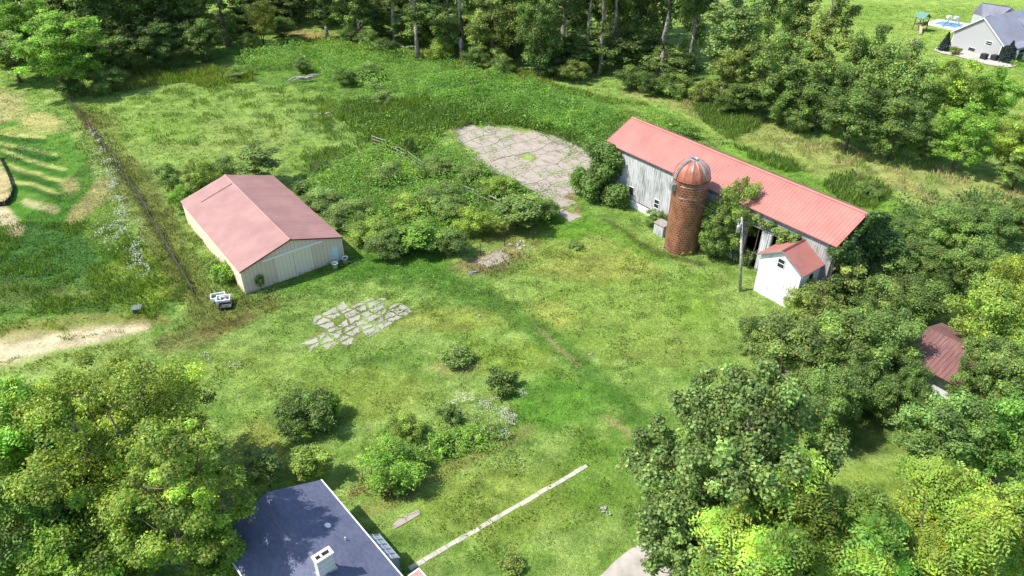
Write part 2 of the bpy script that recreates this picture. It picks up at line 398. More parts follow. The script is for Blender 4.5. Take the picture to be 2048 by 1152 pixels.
def trunk_mesh(name, rng, lb, h, z0, r0, mat, lean=0.0, nlimb=22, forks=1, minr=.03, start=.35):
    bm = bmesh.new(); ft = h*.82
    stems = []
    for fk in range(forks):
        a = 2*math.pi*fk/max(forks, 1)+rng.random(); sp = 0 if forks == 1 else h*.13
        pts = []
        for i in range(8):
            t = i/7; z = ft*t
            pts.append(Vector((sp*t**1.3*math.cos(a)+rng.normal()*.009*h*t+lean*z+(.25*r0*math.cos(a) if forks > 1 else 0),
                               sp*t**1.3*math.sin(a)+rng.normal()*.009*h*t+(.25*r0*math.sin(a) if forks > 1 else 0), z)))
        rr = r0*(1 if forks == 1 else .62)
        tube(bm, pts, [rr*1.25]+[rr*(1-.85*(i/7)) for i in range(1, 8)], 9); stems.append(pts)
    order = sorted(lb, key=lambda l: -l[1])[:nlimb]
    for c, r in order:
        c = Vector(c); st = min(stems, key=lambda s: min((p-c).length for p in s))
        zt = max(z0*.75, min(c.z-(c.xy-st[4].xy).length*.55, ft*.92)); zt = max(zt, ft*.1 if z0 < 1 else z0*.6)
        i = min(int(zt/ft*7), 6); s = st[i].lerp(st[i+1], zt/ft*7-i)
        mid = s.lerp(c, .5)+Vector((rng.normal()*.04*h, rng.normal()*.04*h, -.03*h+rng.normal()*.02*h))
        ra = max(r0*.32*(1-.6*zt/ft), minr)
        tube(bm, [s, s.lerp(mid, .5)+Vector((0, 0, -.01*h)), mid, c], [ra, ra*.8, ra*.6, ra*.25], 5, False)
        for _ in range(4):
            d = Vector(unit(rng.normal(size=3)))*r*.85; d.z = abs(d.z)
            tube(bm, [mid.lerp(c, .6), c+d*.5, c+d], [ra*.4, ra*.25, ra*.1], 4, False)
    me = bpy.data.meshes.new(name); bm.to_mesh(me); bm.free(); me.materials.append(mat)
    me.polygons.foreach_set('use_smooth', [True]*len(me.polygons))
    return me

PROTO = {}
def proto(kind, fn, variants):
    PROTO[kind] = [fn(np.random.default_rng(1000+sum(map(ord, kind))*7+i)) for i in range(variants)]
g0 = lin(130, 153, 80, .98)
def mk(h, R, z0, nl, nleaf, leaf, base, tr=.3, bark=None, frond=False, forks=1, nlimb=20, **kw):
    def f(rng):
        if frond: me, lb = frond_mesh('crown', rng, h, R, z0, nl, nleaf, base, **kw)
        else: me, lb = crown_mesh('crown', rng, h, R, z0, nl, nleaf, leaf, base, **kw)
        return me, trunk_mesh('trunk', rng, lb, h, z0, tr, bark or BARK, nlimb=nlimb, forks=forks), R, h
    return f
proto('tall', mk(24, 5.2, 8.5, 50, 17000, .36, g0, .6, BARKP, egg=.1, lr=(.16, .3)), 3)
proto('vine', mk(23, 3.6, 1.5, 50, 15000, .33, g0, .35, BARKP, egg=.0, lr=(.2, .36)), 2)
proto('full', mk(14, 5.2, .8, 70, 24000, .29, g0, .3, egg=.12, lr=(.11, .23), lv=.25, fluff=.38), 4)
proto('bare', mk(30, 5.0, 15, 30, 13000, .38, g0, .62, BARKP, egg=.1, lr=(.16, .3)), 3)
proto('fine', mk(7.5, 3.6, .2, 60, 24000, .19, g0, .2, egg=.1, lr=(.12, .24), fluff=.4, lv=.22, forks=2), 3)
proto('feather', mk(15, 6.5, 1.0, 90, 30000, .28, g0, .35, egg=.1, lr=(.08, .18), flat=.7, lv=.2, fluff=.45), 2)
proto('bush', mk(4.2, 2.6, .1, 34, 13000, .155, g0, .09, forks=3, nlimb=10, egg=.1, lr=(.13, .3), fluff=.4, lv=.22), 4)
proto('dense', mk(3.4, 2.3, .1, 46, 12000, .15, g0, .1, forks=3, nlimb=12, egg=.0, lr=(.16, .26), up=.4), 1)
proto('low', mk(1.2, 1.3, .05, 22, 2600, .17, g0, .04, forks=3, nlimb=6, egg=.0, lr=(.2, .35)), 2)
proto('sapling', mk(7.5, 2.1, 1.0, 26, 7000, .22, g0, .1, forks=2, nlimb=14, egg=.15, lr=(.18, .34), lv=.2), 2)

def plant(kind, u, v, w, h, tint=(1, 1, 1), label='', name='tree', cat='tree', group=None, cz=.58, var=0, rz=None, wy=1.0, bark=None, base=False):
    """crown centre at pixel (u,v) of the photo, w pixels wide, h metres tall, standing on the ground"""
    me, tm, R0, h0 = PROTO[kind][var % len(PROTO[kind])]
    x, y = G(u, v, 0 if base else h*cz); D = y*math.cos(TH)+(H-h*(.6 if base else cz))*math.sin(TH); R = w*D/FPX/2
    root = thing(name, label, cat, (x, y, float(hump(x, y))-.05), random.uniform(0, 6.28) if rz is None else rz, group)
    root.scale = (R/R0, R/R0*wy, h/h0)
    cr = link('crown', me, None, root); cr.color = (*tint, 1)
    link('trunk', tm, None, root)
    return root

# ------------------------------------------------------------------ building materials
def board_mat(name, base, dirt, sx=5.0, amt=.5, lo=.42, hi=.62, seam=0.0, seam_w=.25):
    """vertical boards along local x with weathering streaks"""
    m, nt, p = mat_new(name)
    f = noise(nt, objvec(nt, (sx, sx, .35)), 1.6, 6, .75); f2 = noise(nt, objvec(nt, (1, 1, .7)), .5, 4)
    mm = N(nt, 'ShaderNodeMath', operation='MULTIPLY_ADD'); nt.links.new(f2, mm.inputs[0]); mm.inputs[1].default_value = .55; mm.inputs[2].default_value = -.27
    ad = N(nt, 'ShaderNodeMath', operation='ADD'); nt.links.new(f, ad.inputs[0]); nt.links.new(mm.outputs[0], ad.inputs[1])
    c = mixc(nt, base, dirt, ramp(nt, ad.outputs[0], lo, hi))
    if amt < 1: c = mixc(nt, base, c, amt)
    if seam:
        t = N(nt, 'ShaderNodeTexCoord'); sp = N(nt, 'ShaderNodeSeparateXYZ'); nt.links.new(t.outputs['Object'], sp.inputs[0])
        a = N(nt, 'ShaderNodeMath', operation='ADD'); nt.links.new(sp.outputs[0], a.inputs[0]); nt.links.new(sp.outputs[1], a.inputs[1])
        d = N(nt, 'ShaderNodeMath', operation='PINGPONG'); nt.links.new(a.outputs[0], d.inputs[0]); d.inputs[1].default_value = seam/2
        c = mixc(nt, tuple(x*.45 for x in base), c, ramp(nt, d.outputs[0], .0, seam*seam_w*.5))
        bump(nt, p, d.outputs[0], .3, .05)
    nt.links.new(c, p.inputs['Base Color']); p.inputs['Roughness'].default_value = .8
    return m
def roof_mat(name, base, dirt, rough=.45, sc=(.6, 6, .6), lo=.5, hi=.8, amt=.6):
    m, nt, p = mat_new(name)
    f = noise(nt, objvec(nt, sc), 1.3, 6, .7); f2 = noise(nt, objvec(nt), .35, 4)
    c = mixc(nt, base, dirt, ramp(nt, f, lo, hi)); c = mixc(nt, base, c, amt)
    c = mixc(nt, c, ramp(nt, f2, .3, .7, (.82, .8, .8), (1.12, 1.1, 1.1)), 1, 'MULTIPLY')
    nt.links.new(c, p.inputs['Base Color']); p.inputs['Roughness'].default_value = rough
    return m
M_BARNROOF = roof_mat('salmon_metal_roof', (.42, .17, .135), (.31, .12, .10), .5, (7, .5, .5), .42, .75)
M_PBROOF = roof_mat('faded_pink_metal_roof', (.335, .18, .155), (.285, .15, .13), .55, (.8, .5, .5))
M_WBOARD = board_mat('weathered_white_boards', (.54, .54, .53), (.17, .17, .17), 4.5, 1.0, .45, .66, .28, .22)
M_GBOARD = board_mat('grey_bare_boards', (.40, .39, .37), (.13, .13, .12), 5, 1.0, .42, .66, .25, .3)
M_WHITE = plain('white_paint', (.80, .80, .78), .5, var=.08)
M_SHED = board_mat('peeling_white_wall', (.70, .70, .69), (.28, .28, .26), 1.3, .9, .56, .68)
M_FRIEZE = plain('grey_frieze', (.24, .26, .28), .7, var=.3)
M_CREAM = board_mat('cream_ribbed_steel', (.72, .575, .43), (.62, .50, .37), 3, .5, .5, .8, .45, .14)
M_TRIMC = plain('cream_trim', (.84, .80, .72), .5, var=.05)
M_DARK = plain('near_black_fill', (.012, .012, .013), .9, var=.1)  # near-black: shade of interiors and holes put into the colour, also soil, posts
M_GLASS = plain('dark_window_glass', (.03, .035, .04), .12, var=.1)
M_CONC = plain('concrete', (.42, .385, .33), .9, var=.25, scale=1.4)
M_DOORC = board_mat('pale_cream_door_steel', (.80, .67, .52), (.70, .58, .45), 3, .5, .5, .8, .45, .1)
M_TRIMR = plain('dark_red_trim', (.20, .06, .06), .6)
M_STEEL = plain('galvanised_steel', (.45, .46, .46), .4, .6, var=.2)
M_RUST = plain('rusty_metal', (.22, .07, .04), .8, .1, var=.55, scale=5)
M_BLACK = plain('black_rubber', (.02, .02, .021), .7, var=.2)
M_DOOR = plain('pale_blue_door', (.62, .72, .78), .5, var=.05)

def gable_roof(bm, x0, x1, y0, yr, y1, ze, zr, th=.09, rib=0, ribh=.03, ze2=None):
    """two slopes, ridge along local x"""
    ze2 = ze if ze2 is None else ze2
    prism(bm, [(x0, y0, ze), (x0, yr, zr), (x0, y1, ze2), (x0, y1, ze2-th), (x0, yr, zr-th), (x0, y0, ze-th)], (x1-x0, 0, 0))
    if rib:
        x = x0+rib*.4
        while x < x1-.05:
            for ya, za in ((y0, ze), (y1, ze2)):
                prism(bm, [(x, ya, za+.003), (x+.035, ya, za+ribh), (x+.07, ya, za+.003)], (0, yr-ya, zr-za))
            x += rib
def wall_holes(bm, x0, x1, z0, z1, y0, y1, holes):
    """wall in the xz plane between y0 and y1 with rectangular holes (hx0,hx1,hz0,hz1), each full column"""
    cur = x0
    for hx0, hx1, hz0, hz1 in sorted(holes):
        if hx0 > cur: box(bm, cur, hx0, y0, y1, z0, z1)
        if hz0 > z0: box(bm, hx0, hx1, y0, y1, z0, hz0)
        if hz1 < z1: box(bm, hx0, hx1, y0, y1, hz1, z1)
        cur = hx1
    if cur < x1: box(bm, cur, x1, y0, y1, z0, z1)
def window(parent, x0, x1, z0, z1, y, d=-1, frame=M_WHITE, w=.07, mull=1, axis='x', glass=True):
    """frame with mullions in the xz plane at y, facing d*y"""
    def bb(bm, a0, a1, b0, b1, c0, c1):
        if axis == 'x': box(bm, a0, a1, b0, b1, c0, c1)
        else: box(bm, b0, b1, a0, a1, c0, c1)
    bm = bmesh.new(); ya, yb = sorted((y, y+d*.06))
    bb(bm, x0-w, x0, ya, yb, z0-w, z1+w); bb(bm, x1, x1+w, ya, yb, z0-w, z1+w)
    bb(bm, x0, x1, ya, yb, z0-w, z0); bb(bm, x0, x1, ya, yb, z1, z1+w)
    if mull: bb(bm, x0, x1, ya+.01, yb-.01, (z0+z1)/2-.03, (z0+z1)/2+.03)
    fr = bm_obj('window', bm, frame, parent)
    if glass:
        bm = bmesh.new(); yy = sorted((y+d*.003, y+d*.02)); bb(bm, x0+.002, x1-.002, yy[0], yy[1], z0+.002, z1-.002)
        bm_obj('pane', bm, M_GLASS, fr)
    return fr

# ------------------------------------------------------------------ long barn
barn = thing('barn', 'long white board barn with salmon red metal roof behind the brick silo', 'barn', (*O_BN, 0), A_BN)
BL, BW, ZE, ZR = 33.2, 9.4, 7.35, 9.55
bm = bmesh.new(); gable_roof(bm, -.0, BL, 0, BW/2, BW, ZE, ZR, .1, .42, .03)
rf = bm_obj('roof', bm, M_BARNROOF, barn)
bm = bmesh.new(); prism(bm, [(0, BW/2-.22, ZR-.02), (0, BW/2, ZR+.09), (0, BW/2+.22, ZR-.02)], (BL, 0, 0)); bm_obj('ridge_cap', bm, M_BARNROOF, rf)
bm = bmesh.new()
wall_holes(bm, .35, 21.6, .95, ZE-.35, .40, .55, [(4.55, 5.4, 1.55, 2.7), (9.0, 9.75, 1.55, 2.65)])
bm_obj('front_wall', bm, M_WBOARD, barn)
bm = bmesh.new(); wall_holes(bm, 21.6, BL-.35, .02, ZE-.35, .40, .55, [(22.75, 24.6, 0.02, 5.3), (25.9, 26.7, .02, 5.2)])
bm_obj('gate_wall', bm, M_GBOARD, barn)
bm = bmesh.new(); box(bm, .35, 21.6, .30, .60, -.6, .95); bm_obj('foundation', bm, M_WHITE, barn)
bm = bmesh.new(); box(bm, .3, BL-.3, .32, .44, ZE-.62, ZE-.12); bm_obj('frieze', bm, M_FRIEZE, barn)
bm = bmesh.new()
for xx in (.35, BL-.5): prism(bm, [(xx, .56, -.3), (xx, BW-.4, -.3), (xx, BW-.4, ZE-.28), (xx, BW/2, ZR-.16), (xx, .56, ZE-.14)], (.15, 0, 0))
bm_obj('gable_wall', bm, M_GBOARD, barn)
bm = bmesh.new(); box(bm, .52, BL-.52, BW-.55, BW-.4, -.3, ZE-.3); bm_obj('back_wall', bm, M_GBOARD, barn)
bm = bmesh.new(); box(bm, .6, BL-.6, .8, BW-.6, .01, .06); bm_obj('floor', bm, M_DARK, barn)
window(barn, 9.0, 9.75, 1.55, 2.65, .40); window(barn, 4.55, 5.4, 1.55, 2.7, .40, mull=0, w=.05)
bm = bmesh.new(); box(bm, 24.62, 25.9, .22, .30, .35, 5.25)
for zz in (.5, 2.8, 5.0): box(bm, 24.64, 25.88, .17, .215, zz, zz+.14)
bm_obj('sliding_door', bm, M_WBOARD, barn)
bm = bmesh.new(); box(bm, 22.3, 27.2, .16, .36, 5.32, 5.44); bm_obj('door_track', bm, M_STEEL, barn)
bm = bmesh.new(); box(bm, 6.1, 8.4, .27, .36, 1.0, 1.07); bm_obj('ledge', bm, M_RUST, barn)
bm = bmesh.new()
for xx in (-.03, BL+.003): prism(bm, [(xx, -.02, ZE-.16), (xx, -.02, ZE+.02), (xx, BW/2, ZR+.03), (xx, BW+.02, ZE+.02), (xx, BW+.02, ZE-.16), (xx, BW/2, ZR-.15)], (.027, 0, 0))
bm_obj('gable_trim', bm, M_TRIMR, rf)

# white cross-gabled shed on the end of the barn
shed = thing('milk_house', 'small peeling white gabled shed with salmon roof at the near corner of the barn', 'shed', (*SH_O, 0), A_SH)
SE, SR, SW, SL = 4.75, 6.35, 4.95, 4.4
bm = bmesh.new(); prism(bm, [(0, 0, -.4), (SW, 0, -.4), (SW, 0, SE-.05), (SW/2, 0, SR-.12), (0, 0, SE-.05)], (0, .18, 0)); bm_obj('front_wall', bm, M_SHED, shed)
bm = bmesh.new(); box(bm, 0, .16, .185, SL, -.4, SE-.12); box(bm, SW-.16, SW, .185, SL, -.4, SE-.12); bm_obj('side_wall', bm, M_SHED, shed)
bm = bmesh.new()
L2 = SL+1.0
prism(bm, [(-.35, -.3, SE-.12), (SW/2, -.3, SR), (SW+.35, -.3, SE-.12), (SW+.35, -.3, SE-.2), (SW/2, -.3, SR-.09), (-.35, -.3, SE-.2)], (0, L2, 0))
r2 = bm_obj('roof', bm, M_BARNROOF, shed)
bm = bmesh.new(); prism(bm, [(SW/2-.14, -.32, SR-.02), (SW/2, -.32, SR+.07), (SW/2+.14, -.32, SR-.02)], (0, L2+.02, 0)); bm_obj('ridge_cap', bm, M_TRIMR, r2)
bm = bmesh.new(); prism(bm, [(-.37, -.33, SE-.32), (SW/2, -.33, SR-.16), (SW+.37, -.33, SE-.32), (SW+.37, -.33, SE-.14), (SW/2, -.33, SR-.01), (-.37, -.33, SE-.14)], (0, .03, 0)); bm_obj('gable_trim', bm, M_FRIEZE, r2)
window(shed, 2.1, 2.85, 4.2, 5.2, -.003, w=.05)
bm = bmesh.new(); box(bm, SW+.003, SW+.03, 1.6, 2.3, 2.6, 3.9); bm_obj('side_dark_plate', bm, M_DARK, shed)  # dark plate on the wall, shade of an opening put into its colour

# ------------------------------------------------------------------ silo
SX, SY = 20.2, 75.3
silo = thing('silo', 'round red brick tile silo with rusty metal dome standing in front of the barn', 'silo', (SX, SY, 0))
m, nt, p = mat_new('glazed_brick_tile')
uv = N(nt, 'ShaderNodeUVMap'); br = N(nt, 'ShaderNodeTexBrick'); nt.links.new(uv.outputs[0], br.inputs['Vector'])
br.inputs['Scale'].default_value = 1.0; br.inputs['Brick Width'].default_value = .42; br.inputs['Row Height'].default_value = .30
br.inputs['Mortar Size'].default_value = .03; br.inputs['Mortar Smooth'].default_value = .2; br.inputs['Bias'].default_value = -.1
br.inputs['Color1'].default_value = (.26, .08, .038, 1); br.inputs['Color2'].default_value = (.11, .038, .022, 1); br.inputs['Mortar'].default_value = (.30, .215, .165, 1)
f = noise(nt, objvec(nt, (1, 1, .5)), 1.1, 5)
c = mixc(nt, br.outputs['Color'], ramp(nt, f, .3, .7, (.55, .5, .45), (1.35, 1.25, 1.15)), 1, 'MULTIPLY')
c = mixc(nt, c, (.24, .13, .08), ramp(nt, noise(nt, objvec(nt, (.8, .8, 2.2)), 1.7, 6, .7), .58, .78))
nt.links.new(c, p.inputs['Base Color']); p.inputs['Roughness'].default_value = .42; bump(nt, p, br.outputs['Fac'], -.5, .03)
M_TILE = m
SHH, SRD = 9.3, 2.0
bm = bmesh.new(); NS = 64; uvl = bm.loops.layers.uv.new('UVMap')
zs = [-.3, 2, 4, 6, 7.6, SHH]; rg = [[bm.verts.new((SRD*math.cos(k*2*math.pi/NS), SRD*math.sin(k*2*math.pi/NS), z)) for k in range(NS)] for z in zs]
for i in range(len(zs)-1):
    for k in range(NS):
        f_ = bm.faces.new((rg[i][k], rg[i][(k+1) % NS], rg[i+1][(k+1) % NS], rg[i+1][k])); f_.smooth = True
        for l, (kk, zz) in zip(f_.loops, ((k, zs[i]), (k+1, zs[i]), (k+1, zs[i+1]), (k, zs[i+1]))): l[uvl].uv = (kk*2*math.pi*SRD/NS, zz)
bm_obj('wall', bm, M_TILE, silo)
m, nt, p = mat_new('rusty_dome_metal')
f = noise(nt, objvec(nt, (1, 1, .6)), .9, 6, .7); sx = N(nt, 'ShaderNodeSeparateXYZ'); tc = N(nt, 'ShaderNodeTexCoord'); nt.links.new(tc.outputs['Object'], sx.inputs[0])
at2 = N(nt, 'ShaderNodeMath', operation='ARCTAN2'); nt.links.new(sx.outputs[1], at2.inputs[0]); nt.links.new(sx.outputs[0], at2.inputs[1])
cx_ = N(nt, 'ShaderNodeCombineXYZ'); sc_ = N(nt, 'ShaderNodeMath', operation='MULTIPLY'); nt.links.new(at2.outputs[0], sc_.inputs[0]); sc_.inputs[1].default_value = 5.0
nt.links.new(sc_.outputs[0], cx_.inputs[0]); zz_ = N(nt, 'ShaderNodeMath', operation='MULTIPLY'); nt.links.new(sx.outputs[2], zz_.inputs[0]); zz_.inputs[1].default_value = .5
nt.links.new(zz_.outputs[0], cx_.inputs[2]); f3 = noise(nt, cx_.outputs[0], 1.6, 5, .7)
c = mixc(nt, (.42, .14, .08), (.20, .07, .04), ramp(nt, f, .4, .65))
# worn pale streaks, stronger to the right side and near the top
wx = N(nt, 'ShaderNodeMath', operation='MULTIPLY_ADD'); nt.links.new(sx.outputs[0], wx.inputs[0]); wx.inputs[1].default_value = .10; nt.links.new(f3, wx.inputs[2])
w2 = N(nt, 'ShaderNodeMath', operation='MULTIPLY_ADD'); nt.links.new(sx.outputs[2], w2.inputs[0]); w2.inputs[1].default_value = .10; nt.links.new(wx.outputs[0], w2.inputs[2])
w3 = N(nt, 'ShaderNodeMath', operation='SUBTRACT'); nt.links.new(w2.outputs[0], w3.inputs[0]); w3.inputs[1].default_value = 1.0
c = mixc(nt, c, (.36, .31, .28), ramp(nt, w3.outputs[0], .56, .74))
nt.links.new(c, p.inputs['Base Color']); p.inputs['Roughness'].default_value = .5; p.inputs['Metallic'].default_value = .1
M_DOME = m
bm = bmesh.new(); ND = 56; prof = []
for i in range(11):
    a = i/10*math.radians(80); prof.append(((SRD+.06)*math.cos(a), SHH+2.05*math.sin(a)*1.02))
rings = []
for r, z in prof:
    rings.append([bm.verts.new(((r+(.045 if k % 4 == 0 else 0)*min(1, r))*math.cos(k*2*math.pi/ND), (r+(.045 if k % 4 == 0 else 0)*min(1, r))*math.sin(k*2*math.pi/ND), z+(.03 if k % 4 == 0 else 0))) for k in range(ND)])
for r, s in zip(rings, rings[1:]):
    for k in range(ND): bm.faces.new((r[k], r[(k+1) % ND], s[(k+1) % ND], s[k]))
dm = bm_obj('dome', bm, M_DOME, silo, smooth=False)
bm = bmesh.new(); lathe(bm, [(.42, SHH+2.02), (.46, SHH+2.16), (.38, SHH+2.18), (.34, SHH+2.0), (.33, SHH+1.85)], 24); bm_obj('vent_ring', bm, M_STEEL, dm, True)
bm = bmesh.new(); bmesh.ops.create_circle(bm, cap_ends=True, radius=.36, segments=24, matrix=Matrix.Translation((0, 0, SHH+1.98))); bm_obj('vent_dark_disc', bm, M_DARK, dm)  # dark disc closes the vent, shade of the hole painted in
bm = bmesh.new()
for z, a0, a1 in ((8.75, 3.9, 6.2), (7.35, 3.9, 4.9), (7.3, 5.1, 6.2), (8.45, 4.8, 5.6)):
    n = 30; pts = [(2.025*math.cos(a0+(a1-a0)*i/n), 2.025*math.sin(a0+(a1-a0)*i/n), z) for i in range(n+1)]
    tube(bm, pts, .022, 5)
hp = bm_obj('hoop', bm, M_STEEL, silo)
bm = bmesh.new(); lathe(bm, [(2.02, 9.22), (2.13, 9.24), (2.13, 9.34), (2.05, 9.36)], 48); bm_obj('rim', bm, M_RUST, silo, True)
# ladder chute over the dome on the left
bm = bmesh.new(); aL = math.radians(200)
for w_ in (-.2, .2):
    pts = []
    for i in range(11):
        a = math.radians(4+i*7.2); r = 2.2*math.cos(a); z = SHH+2.25*math.sin(a)
        pts.append((r*math.cos(aL)-w_*math.sin(aL), r*math.sin(aL)+w_*math.cos(aL), z))
    tube(bm, pts, .04, 5)
for i in range(18):
    a = math.radians(4+i*4.1); r = 2.22*math.cos(a); z = SHH+2.27*math.sin(a)
    c0 = Vector((r*math.cos(aL), r*math.sin(aL), z)); t = Vector((-math.sin(aL), math.cos(aL), 0))*.22
    tube(bm, [c0-t, c0+t], .03, 4)
bm_obj('ladder', bm, M_STEEL, silo)
bm = bmesh.new(); aL = math.radians(196); M_ = Matrix.Rotation(aL, 4, 'Z')
box(bm, 1.9, 2.5, -.35, .35, 7.9, 8.75, M_); bm_obj('chute', bm, M_STEEL, silo, bevel=.03)

# ------------------------------------------------------------------ pole barn
pb = thing('pole_barn', 'cream steel pole barn with faded pink roof and sliding doors', 'barn', (*O_PB, 0), A_PB)
W_, L_, E_, R_ = 11.8, 19.9, 3.0, 4.85
bm = bmesh.new(); prism(bm, [(-.12, 0, E_-.02), (W_/2, 0, R_), (W_+.12, 0, E_-.02), (W_+.12, 0, E_-.1), (W_/2, 0, R_-.08), (-.12, 0, E_-.1)], (0, L_+.15, 0), (0, -.15, 0))
y = 0.15
while y < L_:
    for s in (-1, 1):
        xe = W_/2+s*(W_/2+.12); prism(bm, [(W_/2, y, R_+.003), (W_/2, y+.03, R_+.02), (W_/2, y+.06, R_+.003)], (xe-W_/2, 0, E_-.02-R_))
    y += .45
prf = bm_obj('roof', bm, M_PBROOF, pb)
bm = bmesh.new(); prism(bm, [(1.6, 16.9, E_+.02+1.72*.313), (1.6, 16.96, E_+.05+1.72*.313), (1.6, 17.02, E_+.02+1.72*.313)], (W_/2-1.7, 0, (W_/2-1.7)*.313)); bm_obj('roof_seam', bm, M_TRIMR, prf)
bm = bmesh.new(); prism(bm, [(W_/2-.2, -.16, R_-.02), (W_/2, -.16, R_+.07), (W_/2+.2, -.16, R_-.02)], (0, L_+.17, 0)); bm_obj('ridge_cap', bm, M_PBROOF, prf)
bm = bmesh.new(); prism(bm, [(-.14, -.18, E_-.2), (W_/2, -.18, R_-.16), (W_+.14, -.18, E_-.2), (W_+.14, -.18, E_-.02), (W_/2, -.18, R_+.01), (-.14, -.18, E_-.02)], (0, .028, 0)); bm_obj('gable_trim', bm, M_TRIMR, prf)
bm = bmesh.new(); prism(bm, [(0, 0, -.2), (W_, 0, -.2), (W_, 0, E_-.1), (W_/2, 0, R_-.09), (0, 0, E_-.1)], (0, .1, 0)); bm_obj('front_wall', bm, M_CREAM, pb)
bm = bmesh.new(); prism(bm, [(0, L_-.3, -.2), (W_, L_-.3, -.2), (W_, L_-.3, E_-.1), (W_/2, L_-.3, R_-.09), (0, L_-.3, E_-.1)], (0, .1, 0)); bm_obj('back_wall', bm, M_CREAM, pb)
bm = bmesh.new(); box(bm, 0, .1, .103, L_-.303, -.2, E_-.11); box(bm, W_-.1, W_, .103, L_-.303, -.2, E_-.11); bm_obj('side_wall', bm, M_CREAM, pb)
bm = bmesh.new()
for xx in (-.03, W_-.07): box(bm, xx, xx+.1, -.03, -.003, -.2, E_-.15)
bm_obj('corner_trim', bm, M_TRIMC, pb)
for x0, x1 in ((3.85, 5.86), (5.94, 8.0)):
    bm = bmesh.new(); box(bm, x0, x1, -.08, -.02, 0, 3.22); d_ = bm_obj('sliding_door', bm, M_DOORC, pb)
    bm = bmesh.new(); box(bm, x0, x0+.09, -.11, -.083, 0, 3.22); box(bm, x1-.09, x1, -.11, -.083, 0, 3.22); bm_obj('door_edge', bm, M_TRIMC, d_)
bm = bmesh.new(); box(bm, 2.5, 9.4, -.22, -.02, 3.24, 3.44); bm_obj('door_track', bm, M_TRIMC, pb)
bm = bmesh.new(); box(bm, 10.35, 11.2, -.04, -.003, 0, 1.98); d_ = bm_obj('door', bm, M_DOOR, pb, bevel=.01)
bm = bmesh.new(); box(bm, 10.42, 10.48, -.09, -.043, .95, 1.02); bm_obj('handle', bm, M_STEEL, d_)

# ------------------------------------------------------------------ house with blue grey roof, bottom left
hs = thing('farmhouse', 'house with shaded blue grey shingle roof and white chimney beside the near trees', 'house', (*O_HS, 0), A_HS)
m, nt, p = mat_new('blue_grey_shingles')
t = N(nt, 'ShaderNodeTexCoord'); br = N(nt, 'ShaderNodeTexBrick'); nt.links.new(t.outputs['Object'], br.inputs['Vector'])
br.inputs['Scale'].default_value = 1; br.inputs['Brick Width'].default_value = .3; br.inputs['Row Height'].default_value = .14; br.inputs['Mortar Size'].default_value = .012
br.inputs['Color1'].default_value = (.085, .095, .15, 1); br.inputs['Color2'].default_value = (.12, .13, .19, 1); br.inputs['Mortar'].default_value = (.09, .10, .15, 1)
c = mixc(nt, br.outputs['Color'], ramp(nt, noise(nt, objvec(nt), .6, 6, .7), .3, .7, (.82, .82, .85), (1.15, 1.15, 1.15)), 1, 'MULTIPLY')
nt.links.new(c, p.inputs['Base Color']); p.inputs['Roughness'].default_value = .85; bump(nt, p, br.outputs['Fac'], -.3, .02)
M_SHING = m
HW, HE, HR, HL = 3.92, 3.2, 4.9, 26
bm = bmesh.new(); gable_roof(bm, 0, HL, -HW, 0, HW, HE, HR, .12)
hr = bm_obj('roof', bm, M_SHING, hs)
bm = bmesh.new(); box(bm, -.02, HL, HW+.003, HW+.09, HE-.1, HE+.01); bm_obj('gutter', bm, M_WHITE, hr)
bm = bmesh.new(); box(bm, -.02, HL, -HW-.09, -HW-.003, HE-.1, HE+.01); bm_obj('gutter', bm, M_WHITE, hr)
bm = bmesh.new(); prism(bm, [(0, -.16, HR-.045), (0, 0, HR+.03), (0, .16, HR-.045)], (HL, 0, 0)); bm_obj('ridge_cap', bm, M_SHING, hr)
bm = bmesh.new(); prism(bm, [(.3, -HW+.4, -.3), (.3, HW-.4, -.3), (.3, HW-.4, HE-.1), (.3, 0, HR-.15), (.3, -HW+.4, HE-.1)], (.2, 0, 0))
box(bm, .503, HL, HW-.6, HW-.4, -.3, HE-.05); box(bm, .503, HL, -HW+.4, -HW+.6, -.3, HE-.05); bm_obj('wall', bm, M_WHITE, hs)
cxl = 8.2
bm = bmesh.new(); box(bm, cxl-.27, cxl+.27, -.52, .58, HR-.6, 6.35)
m, nt, p = mat_new('white_painted_brick'); t = N(nt, 'ShaderNodeTexCoord'); mp = N(nt, 'ShaderNodeMapping'); mp.inputs['Rotation'].default_value = (math.pi/2, 0, .6)
nt.links.new(t.outputs['Object'], mp.inputs[0]); br = N(nt, 'ShaderNodeTexBrick'); nt.links.new(mp.outputs[0], br.inputs['Vector'])
br.inputs['Scale'].default_value = 1; br.inputs['Brick Width'].default_value = .22; br.inputs['Row Height'].default_value = .085; br.inputs['Mortar Size'].default_value = .008
br.inputs['Color1'].default_value = (.66, .66, .64, 1); br.inputs['Color2'].default_value = (.56, .56, .54, 1); br.inputs['Mortar'].default_value = (.42, .42, .42, 1)
nt.links.new(br.outputs['Color'], p.inputs['Base Color']); p.inputs['Roughness'].default_value = .8; bump(nt, p, br.outputs['Fac'], -.4, .02)
ch = bm_obj('chimney', bm, m, hr)
bm = bmesh.new()
box(bm, cxl-.33, cxl-.15, -.60, .66, 6.352, 6.47); box(bm, cxl+.15, cxl+.33, -.60, .66, 6.352, 6.47)
for y0, y1 in ((-.60, -.42), (-.12, .0), (.48, .66)): box(bm, cxl-.148, cxl+.148, y0, y1, 6.352, 6.47)
bm_obj('chimney_cap', bm, M_TRIMC, ch, bevel=.02)
bm = bmesh.new(); box(bm, cxl-.146, cxl+.146, -.418, .478, 6.354, 6.37); bm_obj('flue_dark_plate', bm, M_DARK, ch)  # dark plate between the cap bars, shade of the holes put into its colour
bm = bmesh.new(); box(bm, cxl-.36, cxl+.36, -.62, .68, HR-.28, HR-.02); bm_obj('flashing', bm, M_STEEL, ch)
